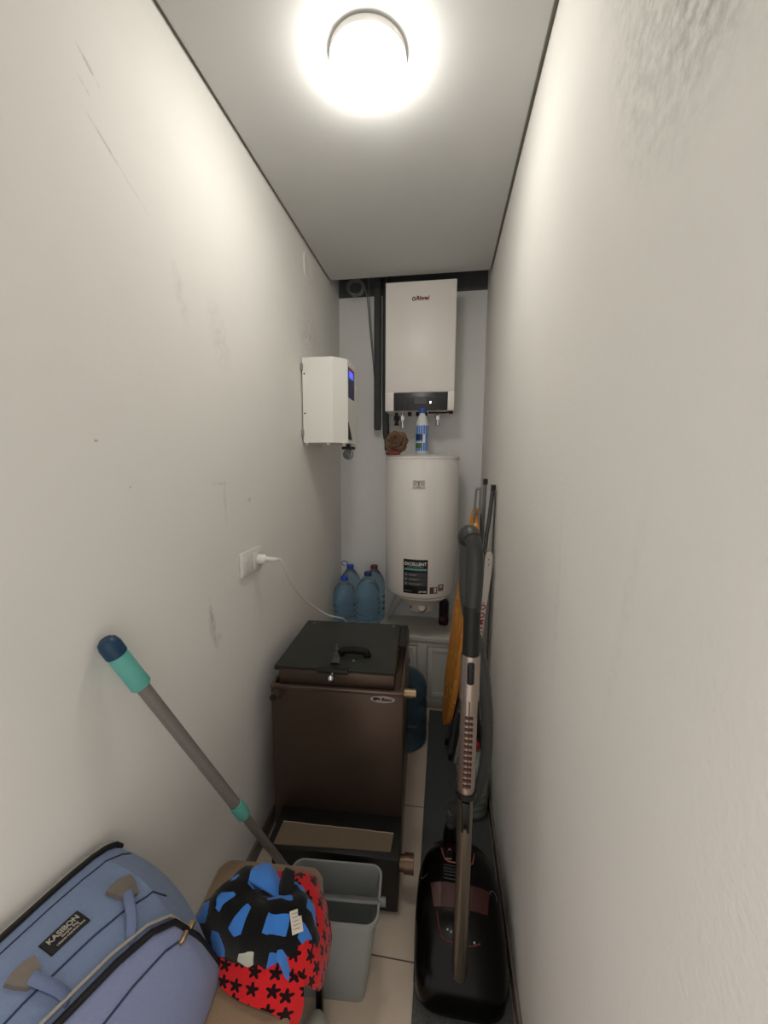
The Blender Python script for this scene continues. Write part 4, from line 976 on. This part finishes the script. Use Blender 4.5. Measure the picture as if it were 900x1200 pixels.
q.rings([[V(-.690+.0, y, ZB)] + [V(-.698 if 0 < k < 4 else -.692, y, ZB + (klerp(y)[0][1]-ZB)*k/5) for k in range(1, 5)] + [panel_pt(y, k/NS) for k in range(NS+1)] + [front_pt(y, .06+.94*k/8) - V(.006, 0, .004 if k < 8 else 0) for k in range(9)] for y in ys])
q.build('bag_body', cloth, bp_, world=bp_, sharp=50)
q = G(); fp = [[front_pt(y, .02+.96*k/12, .004) for k in range(13)] for y in ys]; q.grid(fp)
fpi = [[front_pt(y, .02+.96*k/12, -.002) for k in range(13)] for y in ys]; q.grid([[r_[0] for r_ in fp], [r_[0] for r_ in fpi]]); q.grid([fp[-1], fpi[-1]])
fpo = q.build('front_panel', cloth2, bp_, world=bp_, sharp=60)
zipb = mat('zip_black', (.055, .055, .06), rough=.6); tape = mat('zip_tape_beige', (.58, .56, .52), rough=.8)
G().tube([front_pt(y, .035, .006) for y in ys], .0065, 10, flat=(1, .8)).build('zip', zipb, bp_, world=bp_)
G().tube([panel_pt(y, .985, .008) for y in ys], .0028, 8).build('zip_piping', tape, bp_, world=bp_)
G().tube([panel_pt(y, .03, .004) for y in ys], .0055, 8).build('zip', zipb, bp_, world=bp_)
G().tube([panel_pt(y, .0, .007) for y in ys], .0025, 8).build('zip_piping', tape, bp_, world=bp_)
seam = mat('seam_navy', (.17, .20, .30), rough=.9)
G().tube([panel_pt(y, .16, .001) for y in ys[:-6]], .0012, 6).build('seam', seam, bp_, world=bp_)
G().tube([panel_pt(y, .72, .001) for y in ys[:-12]], .0016, 6).build('seam', seam, bp_, world=bp_)
G().tube([front_pt(y, .20+.10*(.6-y), .005) for y in ys if y < .60], .0018, 6).build('pocket_zip', seam, fpo, world=bp_)
pz = front_pt(.595, .19, .008); q = G().box((-.004, -.011, -.003), (.004, .011, .003), bev=.001, M=Matrix.Translation(pz)); q.build('zip_pull', mat('gold_zip', (.72, .62, .45), rough=.3, metal=.9), fpo, world=bp_)
pz = panel_pt(.625, .985, .012); q = G().box((-.005, -.009, -.004), (.005, .009, .004), bev=.001, M=Matrix.Translation(pz)); q.build('zip_pull', MATS['gold_zip'], bp_, world=bp_)
# name label, sewn on the wide panel
LY0, LY1, LS0, LS1 = .452, .513, .40, .575
def lab(u, v_, h): return panel_pt(LY0+(LY1-LY0)*u, LS1+(LS0-LS1)*v_, h)
q = G(); n = 10
tp = [[lab(i/n, j/n, .004) for j in range(n+1)] for i in range(n+1)]; lo_ = [[lab(i/n, j/n, .0) for j in range(n+1)] for i in range(n+1)]
q.grid(tp)
for a, b_ in ((tp[0], lo_[0]), (tp[-1], lo_[-1]), ([r_[0] for r_ in tp], [r_[0] for r_ in lo_]), ([r_[-1] for r_ in tp], [r_[-1] for r_ in lo_])): q.grid([a, b_])
lbo = q.build('name_label', mat('label_black', (.05, .055, .07), rough=.6), bp_, world=bp_)
tl = mat('label_print_pale', (.62, .60, .56), rough=.7)
wid = LY1-LY0; hei = .0285
for s_, sz, uc, vc_, bd in (('KASIBON', .0118, .50, .68, .0003), ('Simple Bag', .0062, .58, .42, .0001), ('URBAN FASHION BAG', .0045, .55, .2, .0001)):
    g2 = text_mesh(s_, sz, .0003, bold=bd); g2.v = [lab(uc+p.x/wid, vc_+p.y/hei, .0052+p.z) for p in g2.v]; g2.build('lettering', tl, lbo, world=bp_)
# carrying handle: two leather tabs and a strap
lea = mat('grey_brown_leather', (.42, .39, .36), rough=.6, noise_amt=.2, nscale=60)
for yc in (.575, .418):
    q = G(); pts2 = [(-.020, .46), (-.016, .56), (-.008, .66), (.008, .66), (.016, .56), (.020, .46), (.008, .43), (-.008, .43)]
    q.prism(pts2, lambda p: panel_pt(min(.65, yc+p[0]), p[1], .010), lambda p: panel_pt(min(.65, yc+p[0]), p[1], .0)); q.build('leather_tab', lea, bp_, world=bp_, sharp=60)
for hpts in ([(.572, .60, .010), (.560, .72, .014), (.546, .86, .013), (.534, .96, .004), (.53, 1.0, -.012)], [(.418, .60, .010), (.421, .72, .014), (.428, .86, .013), (.434, .96, .004), (.436, 1.0, -.012)]):
    q = G().tube([panel_pt(*p) for p in hpts], .0085, 10, smooth=5, flat=(1, .55)); q.build('strap_handle', mat('blue_webbing', (.38, .43, .55), rough=.9, bump=.4, bscale=300), bp_, world=bp_)
